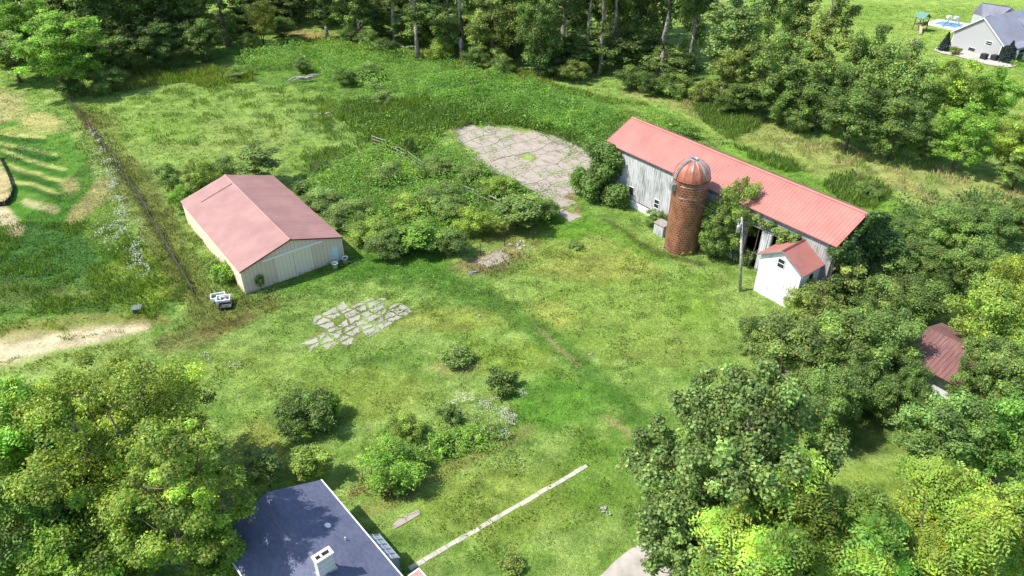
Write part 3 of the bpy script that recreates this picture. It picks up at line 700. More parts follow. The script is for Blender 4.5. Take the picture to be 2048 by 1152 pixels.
bm = bmesh.new(); M_ = Matrix.Translation((4.6, 2.05, HR-2.05/HW*(HR-HE)+.02)) @ Matrix.Rotation(-.4, 4, 'X') @ Matrix.Diagonal((1, 1, .45, 1))
bmesh.ops.create_uvsphere(bm, u_segments=20, v_segments=10, radius=.24, matrix=M_); bm_obj('vent_cap', bm, M_WHITE, hr, True)
bm = bmesh.new(); tube(bm, [(6.3, 2.4, HR-1.3), (6.3, 2.4, HR-.75)], .04, 8); bm_obj('vent_pipe', bm, M_WHITE, hr)
# bay of glass on the right wall
x0b, x1b = 6.3, 8.8
m, nt, p = mat_new('greenhouse_glass'); p.inputs['Base Color'].default_value = (.34, .42, .46, 1); p.inputs['Roughness'].default_value = .08; p.inputs['Specular IOR Level'].default_value = .8
bm = bmesh.new(); prism(bm, [(x0b, HW-.39, 1.0), (x0b, HW+.92, 1.0), (x0b, HW+.92, 2.3), (x0b, HW+.05, 2.95), (x0b, HW-.39, 2.95)], (x1b-x0b, 0, 0)); bw = bm_obj('bay_window', bm, m, hs)
bm = bmesh.new(); 
for i in range(6):
    xx = x0b-.03+(x1b-x0b)*i/5; prism(bm, [(xx, HW+.945, 1.0), (xx, HW+.965, 2.32), (xx, HW+.06, 3.0), (xx, HW+.04, 2.955), (xx, HW+.925, 2.29), (xx, HW+.925, 1.0)], (.06, 0, 0))
box(bm, x0b-.04, x1b+.04, HW+.923, HW+.99, 2.27, 2.34); box(bm, x0b-.04, x1b+.04, HW+.46, HW+.51, 2.62, 2.70); box(bm, x0b-.04, x1b+.04, HW-.3, HW+1.0, .9, .997)
bm_obj('glazing_bar', bm, M_STEEL, bw)
pr = bmesh.new(); box(pr, 10.3, 12.6, HW-.1, HW+1.55, 2.1, 2.28); po = bm_obj('porch_roof', pr, M_WHITE, hs)
pr = bmesh.new(); box(pr, 10.42, 12.48, HW+.05, HW+1.42, 2.283, 2.31); bm_obj('porch_decking', pr, plain('faded_red_deck', (.42, .25, .22), .8), po)
pr = bmesh.new(); box(pr, 10.35, 12.55, HW-.1, HW+1.45, -.2, 2.09); bm_obj('porch_wall', pr, plain('grey_brown_siding', (.28, .24, .21), .8), hs)

# ------------------------------------------------------------------ neighbour's house
nh = thing('neighbour_house', 'light grey gabled house with slate grey roof beside the swimming pool', 'house', (*O_NB, 0), A_NB)
M_SID = board_mat('pale_grey_siding', (.40, .40, .405), (.37, .37, .37), 1, .3); M_NR = roof_mat('slate_grey_shingles', (.225, .235, .285), (.17, .175, .21), .9, (2, 2, 2))
GW = 10.3
bm = bmesh.new(); gable_roof(bm, -.35, 26, .55, -GW/2, -GW-.55, 2.95, 7.1, .2); nr = bm_obj('roof', bm, M_NR, nh)
bm = bmesh.new(); prism(bm, [(-.38, .57, 2.72), (-.38, .57, 2.97), (-.38, -GW/2, 7.14), (-.38, -GW-.57, 2.97), (-.38, -GW-.57, 2.72), (-.38, -GW/2, 6.86)], (.027, 0, 0)); bm_obj('gable_trim', bm, M_WHITE, nr)
bm = bmesh.new(); prism(bm, [(0, 0, -.2), (0, -GW, -.2), (0, -GW, 3.1), (0, -GW/2, 6.85), (0, 0, 3.1)], (.2, 0, 0)); box(bm, .203, 26, -.2, 0, -.2, 2.9); box(bm, .203, 26, -GW, -GW+.2, -.2, 2.9); bm_obj('wall', bm, M_SID, nh)
bm = bmesh.new()
for yy in (-.12, -GW): box(bm, -.03, -.003, yy, yy+.12, -.1, 3.0)
bm_obj('corner_trim', bm, M_WHITE, nh)
window(nh, -8.3, -7.0, 2.25, 2.95, -.003, -1, axis='y', w=.1); window(nh, -5.4, -4.0, .3, .95, -.003, -1, axis='y', w=.03, mull=0)
# porch recess with posts on the right side
bm = bmesh.new(); box(bm, 1.2, 12, -GW-2.6, -GW-2.4, 2.35, 2.75); gb = prism(bm, [(1.0, -GW-2.7, 2.85), (1.0, -GW-.5, 3.05), (1.0, -GW-.5, 2.9), (1.0, -GW-2.7, 2.7)], (12, 0, 0)); bm_obj('porch_roof', bm, M_NR, nh)
for xx in (1.3, 4.5, 7.7):
    bm = bmesh.new(); box(bm, xx, xx+.4, -GW-2.6, -GW-2.2, 0, 2.34); bm_obj('porch_post', bm, M_WHITE, nh)
bm = bmesh.new(); box(bm, 1.0, 12, -GW-.04, -GW-.003, .3, 2.4); bm_obj('porch_window', bm, M_GLASS, nh)
bm = bmesh.new(); prism(bm, [(9.0, -GW/2-.9, 6.3), (9.0, -GW-.2, 4.3), (9.0, -GW-.2, 3.6)], (4.5, 0, 0)); do = bm_obj('dormer', bm, M_NR, nr)
bm = bmesh.new(); box(bm, 9.2, 13.2, -GW-.26, -GW-.22, 3.75, 4.25); bm_obj('dormer_window', bm, M_WHITE, do)
# annex behind with lower roof
wx0, wy0 = G(1944.5, 27, 3.6); ax_ = thing('poolside_wing', 'grey roofed rear wing of the light grey house, next to the pool', 'building', (wx0, wy0, 0))
_o = Vector((wx0, wy0, 0)); _t = lambda u, v, z: Vector((*G(u, v, z), z))-_o
La, Ra, Tl, Tr = _t(1944.5, 27, 3.6), _t(1990, 40, 3.6), _t(1963, 6.5, 6.2), _t(2024, 16, 6.2)
Bl = Tl*2-La; Bl.z = 3.6; Br_ = Tr*2-Ra; Br_.z = 3.6
bm = bmesh.new(); prism(bm, [La, Ra, Tr, Tl], (0, 0, .18)); prism(bm, [Tl, Tr, Br_, Bl], (0, 0, .18)); bm_obj('roof', bm, M_NR, ax_)
bm = bmesh.new(); c_ = (La+Ra+Bl+Br_)/4; q4 = [p.lerp(c_, .06) for p in (La, Ra, Br_, Bl)]; prism(bm, [Vector((p.x, p.y, -.2)) for p in q4], (0, 0, 3.75)); bm_obj('wall', bm, M_SID, ax_)
bm = bmesh.new(); a_ = q4[0]; d_ = (q4[1]-q4[0]).normalized(); n_ = Vector((d_.y, -d_.x, 0))*.06
prism(bm, [Vector((p.x, p.y, 1.6)) for p in (a_+d_*.8, a_+d_*4.5)]+[Vector((p.x, p.y, 3.0)) for p in (a_+d_*4.5, a_+d_*.8)], n_); bm_obj('window', bm, M_GLASS, ax_)
def ac(x, y, label):
    t = thing('air_conditioner', label, 'air conditioner', (x, y, 0), A_NB, 'air conditioners by the gable wall')
    bm = bmesh.new(); box(bm, -.55, .55, -.55, .55, .05, 1.15); bm_obj('casing', bm, M_BLACK, t, bevel=.06)
    bm = bmesh.new(); lathe(bm, [(.42, 1.152), (.42, 1.2), (.1, 1.22)], 20); bm_obj('fan_grille', bm, plain('dark_grille', (.05, .05, .05), .5), t)
    bm = bmesh.new(); box(bm, -.7, .7, -.7, .7, -.05, .046); bm_obj('pad', bm, M_CONC, t)
ax, ay = G(1969, 119); ac(ax-.3, ay, 'black air conditioner box by the grey gable wall, left one of the pair')
ax, ay = G(1985, 121); ac(ax+.1, ay-.1, 'black air conditioner box by the grey gable wall, beside the blue spruce')
# bed edging, rock, pool
def ground_poly(name, pts, z, mat, th=.1, label=None, cat=None):
    bm = bmesh.new(); prism(bm, [(x, y, z-th) for x, y in pts], (0, 0, th)); return bm_obj(name, bm, mat)
bed = [G(*p) for p in [(1868, 101), (1872, 95), (1900, 92), (1950, 100), (1994, 118), (2020, 118), (2034, 124), (2030, 134), (2015, 136), (1985, 132), (1950, 124), (1910, 112), (1884, 108)]]
o = ground_poly('flower_bed', bed, .16, plain('pale_gravel', (.50, .46, .40), .9, var=.3, scale=3)); o['kind'] = 'structure'
pool = [(94.1, 172.8), (98.8, 176.0), (104.6, 171.6), (99.0, 166.6)]
o = ground_poly('pool_deck', pool, .25, M_WHITE, .3); o['kind'] = 'structure'
m, nt, p = mat_new('pool_water'); p.inputs['Base Color'].default_value = (.07, .20, .42, 1); p.inputs['Roughness'].default_value = .05
nt.links.new(mixc(nt, (.05, .16, .38), (.14, .30, .52), ramp(nt, noise(nt, objvec(nt), 1.2, 3), .3, .7)), p.inputs['Base Color'])
cxp = sum(a for a, b in pool)/4; cyp = sum(b for a, b in pool)/4
o = ground_poly('pool_water', [(cxp+(a-cxp)*.66, cyp+(b-cyp)*.62) for a, b in pool], .262, m, .012); o['kind'] = 'structure'
for i, (px, lab) in enumerate([((1893, 50), 'white pool slide behind the pool, left one with the curved chute'), ((1907, 52), 'white pool slide behind the pool, right one with the straight chute')]):
    x, y = G(*px); t = thing('pool_slide', lab, 'slide', (x, y, 0), 0, 'pool slides')
    bm = bmesh.new(); box(bm, -.4, .4, -.4, .4, 1.5, 2.1); bm_obj('platform', bm, M_WHITE, t, bevel=.05)
    bm = bmesh.new()
    for sx_ in (-.35, .35): tube(bm, [(sx_, .35, 0), (sx_, .3, 1.5)], .06, 6)
    bm_obj('stand', bm, M_STEEL, t)
    bm = bmesh.new(); e = (-2.2, -2.5) if i == 0 else (.3, -3.0)
    tube(bm, [(0, -.3, 1.6), (e[0]*.3, e[1]*.5, 1.1), (e[0]*.8, e[1]*.8, .7), (e[0], e[1], .45)], .16, 6); bm_obj('chute', bm, plain('blue_grey_plastic', (.20, .24, .32), .4), t)
x, y = G(1838, 61)
t = thing('playset', 'wooden backyard playset with green roof and slides left of the pool', 'playset', (x, y, 0), .5)
M_WOOD = plain('brown_wood', (.16, .11, .07), .8, var=.3); M_TAN = plain('tan_wood', (.45, .36, .25), .8, var=.3)
bm = bmesh.new()
for a_ in (-1, 1):
    for b_ in (-1, 1): tube(bm, [(a_, b_, 0), (a_*.9, b_*.9, 3.1)], .1, 5)
box(bm, -1, 1, -1, 1, 1.3, 1.45); box(bm, -1.0, 1.0, -1.0, -.92, 1.5, 2.1); bm_obj('tower', bm, M_WOOD, t)
bm = bmesh.new(); prism(bm, [(-1.3, -1.2, 2.9), (0, -1.2, 3.9), (1.3, -1.2, 2.9), (1.3, -1.2, 2.8), (0, -1.2, 3.78), (-1.3, -1.2, 2.8)], (0, 2.4, 0)); bm_obj('canopy', bm, plain('green_canopy', (.10, .24, .20), .6), t)
for e in ((-2.6, -2.2), (2.6, -1.8)):
    bm = bmesh.new(); d_ = Vector((e[0], e[1], 0)).normalized()*1.0; n_ = Vector((-d_.y, d_.x, 0))*.3
    prism(bm, [Vector((d_.x, d_.y, 1.4))-n_, Vector((d_.x, d_.y, 1.4))+n_, Vector((e[0], e[1], .1))+n_, Vector((e[0], e[1], .1))-n_], (0, 0, .08)); bm_obj('slide', bm, M_TAN, t)
x, y = G(1831, 84); bm = bmesh.new(); bmesh.ops.create_icosphere(bm, subdivisions=3, radius=.9, matrix=Matrix.Translation((x, y, 0)) @ Matrix.Diagonal((1.2, .8, .35, 1)))
for v_ in bm.verts: v_.co.z += .12*math.sin(v_.co.x*5)*math.cos(v_.co.y*7)
tag(bm_obj('boulder', bm, M_CONC, None), 'pale flat boulder in the neighbour lawn below the playset', 'boulder')

# ------------------------------------------------------------------ utility pole
bx_, by_ = 24.93, 66.0; T_ = Vector((-1.15, .9, 8.7))
up_ = thing('utility_pole', 'tall weathered wooden utility pole with transformer left of the white shed', 'utility pole', (bx_, by_, 0))
bm = bmesh.new(); tube(bm, [(0, 0, -.3), T_*.5, T_], [.17, .15, .11], 10); bm_obj('pole', bm, plain('weathered_pole', (.46, .42, .35), .9, var=.35, scale=3), up_, True)
bm = bmesh.new(); q_ = T_*.86+Vector((-.36, -.05, 0)); lathe(bm, [(0, -.42), (.2, -.42), (.22, -.38), (.22, .3), (.15, .4), (0, .42)], 18); bmesh.ops.translate(bm, verts=bm.verts, vec=q_)
tr_ = bm_obj('transformer', bm, M_STEEL, up_, True)
bm = bmesh.new()
for dx_ in (-.1, .1): tube(bm, [q_+Vector((dx_, 0, .38)), q_+Vector((dx_*1.3, 0, .68))], .04, 6)
bm_obj('insulator', bm, M_WHITE, tr_)
bm = bmesh.new(); tube(bm, [T_*.97+Vector((-.5, .1, 0)), T_*.97+Vector((.1, 0, .05))], .04, 6); tube(bm, [T_*.97+Vector((-.4, .1, -.02)), q_+Vector((0, 0, .5))], .02, 4); bm_obj('crossarm', bm, M_STEEL, up_)
for tgt, k in (((18.6, 78.2, 6.6), .35), ((20.8, 77.8, 4.6), .6)):
    bm = bmesh.new(); a_ = T_*(.93 if k < .5 else .8); b_ = Vector(tgt)-Vector((bx_, by_, 0)); pts = [a_.lerp(b_, i/8)+Vector((0, 0, -4*k*(i/8)*(1-i/8))) for i in range(9)]
    tube(bm, pts, .03, 4); bm_obj('cable', bm, M_BLACK, up_)

# ------------------------------------------------------------------ cracked concrete pads
def pad(name, pxpoly, cell, mat, gap=.16, th=.07, drop=.08, wob=1.6, seed=3, ang=0.0, wj=.27):
    """broken slab: jittered cells with ragged edges and open joints"""
    rng = np.random.default_rng(seed); W = world_poly(pxpoly); xs_ = [p[0] for p in W]; ys_ = [p[1] for p in W]
    cx, cy = sum(xs_)/len(xs_), sum(ys_)/len(ys_); ca, sa = math.cos(ang), math.sin(ang)
    nn = int(max(max(xs_)-min(xs_), max(ys_)-min(ys_))/cell/1.2)+3; cs = (cell*1.25, cell*.85)
    jit = rng.uniform(-wj, wj, (2*nn+2, 2*nn+2, 2)); V = {}
    def node(i, j): 
        g = jit[i, j]; a = (i-nn+g[0])*cs[0]; b = (j-nn+g[1])*cs[1]; return Vector((cx+a*ca-b*sa, cy+a*sa+b*ca))
    E_ = {}
    def edge(p, q):
        k = (round(p.x+q.x, 4), round(p.y+q.y, 4))
        if k not in E_:
            n = 5; d = q-p; nr_ = Vector((-d.y, d.x)).normalized() if d.length > 0 else Vector((0, 0)); o0 = p.x+p.y < q.x+q.y
            off = [0]+[rng.normal()*.05*cell for _ in range(n-1)]+[0]
            E_[k] = ((p.copy(), q.copy()), [p+d*(i/n)+nr_*off[i] for i in range(n+1)])
        (a, b), pts = E_[k]
        return pts if (a-p).length < 1e-4 else pts[::-1]
    bm = bmesh.new(); cells = []
    for i in range(2*nn):
        for j in range(2*nn):
            if rng.random() < drop: continue
            c4 = [node(i, j), node(i+1, j), node(i+1, j+1), node(i, j+1)]; c = sum(c4, Vector((0, 0)))/4
            if not in_poly(np.array([c.x]), np.array([c.y]), W)[0]: continue
            pts = []
            for a_, b_ in zip(c4, c4[1:]+c4[:1]): pts += edge(a_, b_)[:-1]
            g_ = gap*rng.uniform(.5, 1.4)
            pts = [p+(c-p).normalized()*min(g_*rng.uniform(.5, 1.5), (c-p).length*.5) for p in pts]
            tz = rng.uniform(-.012, .012); tx = rng.normal()*.004
            base = [(p.x, p.y, 0) for p in pts]; hz = float(hump(c.x, c.y))+.035+tz
            vb = [bm.verts.new((p.x, p.y, hz+tx*(p.x-c.x))) for p in pts]; vl = [bm.verts.new((p.x, p.y, hz-.3)) for p in pts]
            bm.faces.new(vb)
            for k in range(len(vb)): bm.faces.new((vb[k], vl[k], vl[(k+1) % len(vb)], vb[(k+1) % len(vb)]))
            cells.append(pts)
    o = bm_obj(name, bm, mat); o['kind'] = 'structure'
    return W
def conc_mat(name, a, b, moss):
    m, nt, p = mat_new(name); v = objvec(nt)
    c = mixc(nt, a, b, ramp(nt, noise(nt, v, .55, 6, .7), .35, .65))
    vo = N(nt, 'ShaderNodeTexVoronoi', feature='DISTANCE_TO_EDGE'); vo.inputs['Scale'].default_value = .30
    wv = N(nt, 'ShaderNodeVectorMath', operation='ADD'); nz = N(nt, 'ShaderNodeTexNoise'); nz.inputs['Scale'].default_value = 1.3; nz.inputs['Detail'].default_value = 5; nt.links.new(v, nz.inputs['Vector'])
    nt.links.new(v, wv.inputs[0]); nt.links.new(nz.outputs['Color'], wv.inputs[1]); nt.links.new(wv.outputs[0], vo.inputs['Vector'])
    c = mixc(nt, tuple(x*.5 for x in moss), c, ramp(nt, vo.outputs['Distance'], .003, .014))
    c = mixc(nt, c, moss, ramp(nt, noise(nt, v, 1.1, 8, .75, .4), .56, .68)); c = mixc(nt, c, tuple(x*.75 for x in a), ramp(nt, noise(nt, v, 5, 5, .7), .5, .75))
    nt.links.new(c, p.inputs['Base Color']); p.inputs['Roughness'].default_value = .9; bump(nt, p, noise(nt, v, 8, 4), .3, .03); return m
M_PAD1 = conc_mat('old_pale_concrete', (.34, .325, .26), (.27, .265, .205), (.15, .17, .09)); M_PAD2 = conc_mat('old_pinkish_concrete', (.37, .315, .26), (.29, .25, .205), (.17, .165, .11))
NEARPAD = [(606, 690), (612, 676), (640, 662), (632, 630), (690, 608), (755, 592), (790, 606), (846, 618), (800, 636), (740, 665), (690, 694), (650, 700)]
BIGPAD = [(903, 266), (940, 250), (1010, 256), (1100, 270), (1192, 312), (1192, 350), (1140, 372), (1128, 402), (1100, 400), (1060, 375), (1000, 352), (950, 312)]
TONGUE = [(1098, 398), (1128, 398), (1166, 436), (1138, 446)]
pad('cracked_concrete_pad', NEARPAD, 1.12, M_PAD1, .17, wj=.30, seed=5, ang=A_PB+.1, drop=.06)
pad('barnyard_concrete_pad', BIGPAD, 2.3, M_PAD2, .08, wj=.28, seed=8, ang=A_BN, drop=.03)
pad('concrete_tongue', TONGUE, 2.4, M_PAD2, .08, seed=9, ang=A_BN, drop=0)
pad('broken_foundation_slab', [(948, 528), (955, 516), (992, 504), (1012, 508), (1018, 522), (985, 534)], 1.3, M_PAD2, .06, seed=4, ang=A_PB, drop=.0)
o = ground_poly('driveway', [G(*p) for p in [(1180, 1170), (1205, 1148), (1235, 1118), (1262, 1098), (1290, 1086), (1360, 1070), (1400, 1180)]], .05, plain('driveway_concrete', (.40, .36, .31), .9, var=.18, scale=.8), .2); o['kind'] = 'structure'
# line of paving stones
bm = bmesh.new(); p0 = Vector(G(818, 1138)); p1 = Vector(G(1174, 932)); d = p1-p0; Lp = d.length; d.normalize(); nrm = Vector((-d.y, d.x)); s = 0; rr_ = random.Random(3)
while s < Lp:
    l = rr_.uniform(.55, 1.15); w_ = rr_.uniform(.17, .21); c0 = p0+d*s; c1 = p0+d*min(s+l-.04, Lp); j = rr_.uniform(-.03, .03); zt = rr_.uniform(.035, .06)
    pts = [c0+nrm*(j-w_), c1+nrm*(j-w_*rr_.uniform(.9, 1.1)), c1+nrm*(j+w_*rr_.uniform(.9, 1.1)), c0+nrm*(j+w_)]
    prism(bm, [(a.x, a.y, -.1) for a in pts], (0, 0, .1+zt)); s += l
pth = bm_obj('path', bm, plain('path_stone', (.46, .43, .34), .9, var=.2, scale=1.5), bevel=.015); pth['kind'] = 'structure'

# ------------------------------------------------------------------ small things in the yard
def rubble(name, px, n, spread, size, label, mat, seed=1, cat='rubble pile'):
    x, y = G(*px); bm = bmesh.new(); r = random.Random(seed)
    for _ in range(n):
        M_ = Matrix.Translation((x+r.gauss(0, spread), y+r.gauss(0, spread*.7), r.uniform(.0, .15))) @ Matrix.Rotation(r.random()*6, 4, Vector((r.random(), r.random(), 1)).normalized()) @ Matrix.Diagonal((r.uniform(.5, 1.2)*size, r.uniform(.4, .9)*size, r.uniform(.2, .5)*size, 1))
        vs = bmesh.ops.create_icosphere(bm, subdivisions=1, radius=1, matrix=M_)['verts']
        for v_ in vs: v_.co += Vector((r.uniform(-1, 1), r.uniform(-1, 1), r.uniform(-1, 1)))*size*.12
    return tag(bm_obj(name, bm, mat), label, cat)
rubble('stone_pile', (1038, 492), 12, .7, .34, 'low pile of white stones beside the broken foundation', M_CONC, 2, 'stone pile')
rubble('limestone_cluster', (1210, 1021), 14, .28, .16, 'scatter of small white stones in the lawn right of the stone path', M_CONC, 3, 'stones')
rubble('pale_rock', (852, 897), 1, .02, .30, 'single pale rock at the left of the overgrown flower bed', M_CONC, 5, 'rock')
rubble('base_stone', (1325, 497), 4, .3, .22, 'white stones at the foot of the brick silo', M_CONC, 6, 'stones')
rubble('sunken_stone', (958, 632), 3, .15, .16, 'small pale stones in the middle of the lawn', M_CONC, 8, 'stones')
rubble('far_lawn_stone', (1181, 709), 4, .12, .15, 'small pale stones standing in the lawn right of the worn track', M_CONC, 9, 'stones')
# concrete strip near house
o = ground_poly('walkway_remnant', [G(*p) for p in [(785, 1050), (800, 1036), (838, 1019), (842, 1028), (815, 1044), (790, 1058)]], .035, M_PAD2, .2); o['kind'] = 'structure'
# tyre
x, y = G(1159, 351); bm = bmesh.new(); prof = []
for i in range(14): a_ = i*2*math.pi/14; prof.append((.68+.24*math.cos(a_), .26+.25*math.sin(a_)))
rg_ = lathe(bm, prof, 32)
for k in range(32): bm.faces.new((rg_[-1][k], rg_[-1][(k+1) % 32], rg_[0][(k+1) % 32], rg_[0][k]))
o = bm_obj('tyre', bm, M_BLACK, None, True); o.location = (x, y, .04); tag(o, 'black tractor tyre lying flat on the cracked barnyard concrete', 'tyre')
# rusty drums
def drum(px, rz, label, r=.3, l=.9, nm='rusty_drum'):
    x, y = G(*px); t = thing(nm, label, 'drum', (x, y, r*.9), rz, 'rusty drums in the overgrown bed')
    bm = bmesh.new(); prof = [(0, -l/2), (r, -l/2), (r*1.04, -l/2+.03), (r, -l/2+.06), (r, -l/6), (r*1.04, -l/6+.03), (r, -l/6+.06), (r, l/6), (r*1.04, l/6+.03), (r, l/6+.06), (r, l/2-.05), (r*1.04, l/2), (r*.9, l/2), (r*.88, l/2-.5)]
    lathe(bm, prof, 20); bmesh.ops.rotate(bm, verts=bm.verts, matrix=Matrix.Rotation(math.pi/2, 3, 'Y')); bm_obj('shell', bm, M_RUST, t, True)
    bm = bmesh.new(); bmesh.ops.create_circle(bm, cap_ends=True, radius=r*.88, segments=20, matrix=Matrix.Rotation(math.pi/2, 4, 'Y') @ Matrix.Translation((0, 0, l/2-.45))); bm_obj('bottom', bm, M_DARK, t)
drum((770, 988), .5, 'rusty brown drum lying under the large near shrub, left of its pair', .26, .7); drum((786, 981), .7, 'dark rusty drum lying under the large near shrub, right of its pair', .24, .55)
bm = bmesh.new(); x, y = G(942, 883); M_ = Matrix.Translation((x, y, .3)) @ Matrix.Rotation(.1, 4, 'Z'); box(bm, -.55, .35, -.16, .16, -.3, .1, M_); box(bm, -.05, .5, -.14, .18, .103, .33, M_); tag(bm_obj('brick_block', bm, plain('old_brick', (.36, .20, .15), .9, var=.35), None, bevel=.03), 'broken red brick and concrete block in the flower bed', 'brick block')
# buckets by the small door
for px, lab, fill in (((671, 537), 'white bucket with handle left of the pale blue door corner', 0), ((691, 526), 'white bucket holding dark soil at the right corner of the pole barn', 1)):
    x, y = G(*px); t = thing('bucket', lab, 'bucket', (x, y, 0), 0, 'white buckets')
    bm = bmesh.new(); lathe(bm, [(0, .0), (.26, 0), (.35, .72), (.38, .72), (.38, .78), (.34, .78), (.27, .3), (0, .3)], 20); bm_obj('tub', bm, M_WHITE, t, True)
    bm = bmesh.new(); bmesh.ops.create_circle(bm, cap_ends=True, radius=.31, segments=20, matrix=Matrix.Translation((0, 0, .62))); bm_obj('soil', bm, M_DARK if fill else M_TAN, t)
    bm = bmesh.new(); tube(bm, [(.37*math.cos(a_), -.1, .72+.3*math.sin(a_)) for a_ in [i*math.pi/8 for i in range(9)]], .015, 4); bm_obj('handle', bm, M_STEEL, t)
# open crates in the weeds
def crate(px, w_, d_, h_, rz, label, mat, inner, tilt=0, items=True):
    x, y = G(*px); t = thing('crate', label, 'crate', (x, y, .15), rz, 'dumped crates left of the pole barn'); t.rotation_euler = (tilt, 0, rz)
    bm = bmesh.new(); e = .09
    box(bm, -w_, w_, -d_, -d_+e, 0, h_); box(bm, -w_, w_, d_-e, d_, 0, h_); box(bm, -w_, -w_+e, -d_+e+.002, d_-e-.002, 0, h_); box(bm, w_-e, w_, -d_+e+.002, d_-e-.002, 0, h_); box(bm, -w_+e, w_-e, -d_+e+.003, d_-e-.003, .01, .06)
    bm_obj('frame', bm, mat, t, bevel=.02)
    bm = bmesh.new(); box(bm, -w_+e+.002, w_-e-.002, -d_+e+.005, d_-e-.005, .063, h_*.35); li = bm_obj('liner', bm, inner, t)
    if items:
        bm = bmesh.new()
        for k in range(5):
            a_ = random.random()*6; q_ = Vector((random.uniform(-w_*.6, w_*.6), random.uniform(-d_*.5, d_*.5), h_*.5)); tube(bm, [q_, q_+Vector((math.cos(a_)*.2, math.sin(a_)*.2, .1)), q_+Vector((math.cos(a_)*.35, math.sin(a_)*.1, 0))], .06, 5)
        bm_obj('scrap', bm, M_WHITE, t)
crate((438, 600), .75, .5, .5, .35, 'white framed open crate with dark liner, furthest back of the dumped three', M_WHITE, M_BLACK, .0, False)
crate((449, 606), .72, .5, .62, .2, 'white framed crate full of pale scrap, middle of the dumped three', M_WHITE, M_BLACK, .1)
crate((452, 616), .68, .42, .3, .2, 'dark grey flat crate in front of the two white framed crates', M_BLACK, plain('dark_grey_board', (.09, .09, .10), .6), .15, False)
x, y = G(277, 624); t = thing('utility_box', 'small dark green utility box standing in the left field', 'utility box', (x, y, 0), .2)
bm = bmesh.new(); box(bm, -.42, .42, -.35, .35, 0, .55); bm_obj('cabinet', bm, plain('dark_green_paint', (.06, .09, .06), .5), t, bevel=.02)
bm = bmesh.new(); prism(bm, [(-.46, -.4, .553), (.46, -.4, .553), (.46, -.4, .6), (-.46, -.4, .6)], (0, .8, .06)); bm_obj('lid', bm, plain('grey_green_lid', (.13, .15, .13), .5), t)
# wooden box by silo
t = thing('wooden_feed_box', 'weathered white wooden box between the barn wall and silo', 'wooden box', (*G(1322, 468), 0), A_BN)
bm = bmesh.new(); box(bm, -.75, .75, -.6, .6, 0, 1.5); bm_obj('body', bm, M_WBOARD, t)
bm = bmesh.new(); box(bm, -.85, .85, -.7, .7, 1.503, 1.58); bm_obj('lid', bm, plain('grey_wood_lid', (.30, .27, .25), .8), t)
# plastic sheet behind the pole barn
x, y = G(598, 374); bm = bmesh.new(); bmesh.ops.create_icosphere(bm, subdivisions=3, radius=.6, matrix=Matrix.Translation((x, y, .35)) @ Matrix.Diagonal((1.1, .8, .6, 1)))
for v_ in bm.verts: v_.co += Vector((random.uniform(-.07, .07), random.uniform(-.07, .07), random.uniform(-.09, .09)))
tag(bm_obj('crumpled_tarp', bm, plain('pale_blue_plastic', (.48, .56, .62), .4), None), 'crumpled pale blue plastic tarp behind the pole barn', 'tarp')
# fallen plank
x, y = G(948, 546); M_ = Matrix.Translation((x, y, .1)) @ Matrix.Rotation(.25, 4, 'Z'); bm = bmesh.new(); box(bm, -.6, .6, -.09, .09, 0, .09, M_); box(bm, -.55, -.2, -.25, -.12, -.02, .05, M_); tag(bm_obj('timber_plank', bm, M_STEEL, None), 'grey plank lying in the brown weeds below the foundation', 'plank')
for i, (px, lab) in enumerate([((961, 511), 'thin dark post left of the broken foundation slab'), ((1009, 492), 'thin dark post beside the white stone pile')]):
    x, y = G(*px); bm = bmesh.new(); tube(bm, [(0, 0, -.1), (.03, 0, 1.6)], [.05, .045], 6); o = bm_obj('post', bm, M_DARK, None); o.location = (x, y, 0); tag(o, lab, 'post', 'posts by the foundation')

# ------------------------------------------------------------------ fences
def rail_fence(pts, label, rails=2, hp=1.1, mat=None, step=2.4, name='rail_fence', lean=.05, rr=.05):
    W = [Vector(G(*p)) for p in pts]; t = thing(name, label, 'fence', (W[0].x, W[0].y, 0)); o0 = Vector((W[0].x, W[0].y, 0)); tops = []
    for a, b in zip(W, W[1:]):
        n = max(1, round((b-a).length/step))
        for i in range(n+(1 if b == W[-1] else 0)):
            c = a.lerp(b, i/n); tops.append((c, random.uniform(-lean, lean), random.uniform(-lean, lean)))
    for c, lx, ly in tops:
        bm = bmesh.new(); q_ = Vector((c.x, c.y, 0))-o0; tube(bm, [q_+Vector((0, 0, -.2)), q_+Vector((lx*hp, ly*hp, hp))], rr*1.5, 6); bm_obj('post', bm, mat or M_GBOARD, t)
    for k in range(rails):
        z = hp*(.92-.36*k)
        for (a, lx, ly), (b, mx, my) in zip(tops, tops[1:]):
            if random.random() < .12: continue
            bm = bmesh.new(); A1 = Vector((a.x+lx*z, a.y+ly*z, z+random.uniform(-.06, .06)))-o0; B1 = Vector((b.x+mx*z, b.y+my*z, z+random.uniform(-.06, .06)))-o0
            tube(bm, [A1, B1], rr, 5); bm_obj('rail', bm, mat or M_GBOARD, t)
M_GREYWOOD = plain('silvered_wood', (.40, .36, .31), .9, var=.3, scale=4)
rail_fence([(622, 343), (690, 330), (765, 317)], 'old grey rail fence leading to the overgrown yard from the meadow', 3, 1.3, plain('dark_old_wood', (.15, .13, .10), .9))
rail_fence([(745, 288), (772, 298), (818, 322), (850, 345), (880, 362)], 'pale weathered rail fence running through the weeds beside the concrete yard', 3, 1.5, M_GREYWOOD, 2.6)
rail_fence([(930, 390), (958, 402), (1000, 420)], 'broken pale rails poking out of the overgrown shrubs', 2, 1.5, M_GREYWOOD, 2.4)
rail_fence([(136, 200), (165, 238), (205, 290), (250, 352), (300, 430), (345, 515), (388, 588)], 'long dark overgrown wire fence between left field and meadow', 3, 1.0, plain('rusty_fence_wire', (.055, .045, .04), .9), 3.2, 'wire_fence', .05, .035)
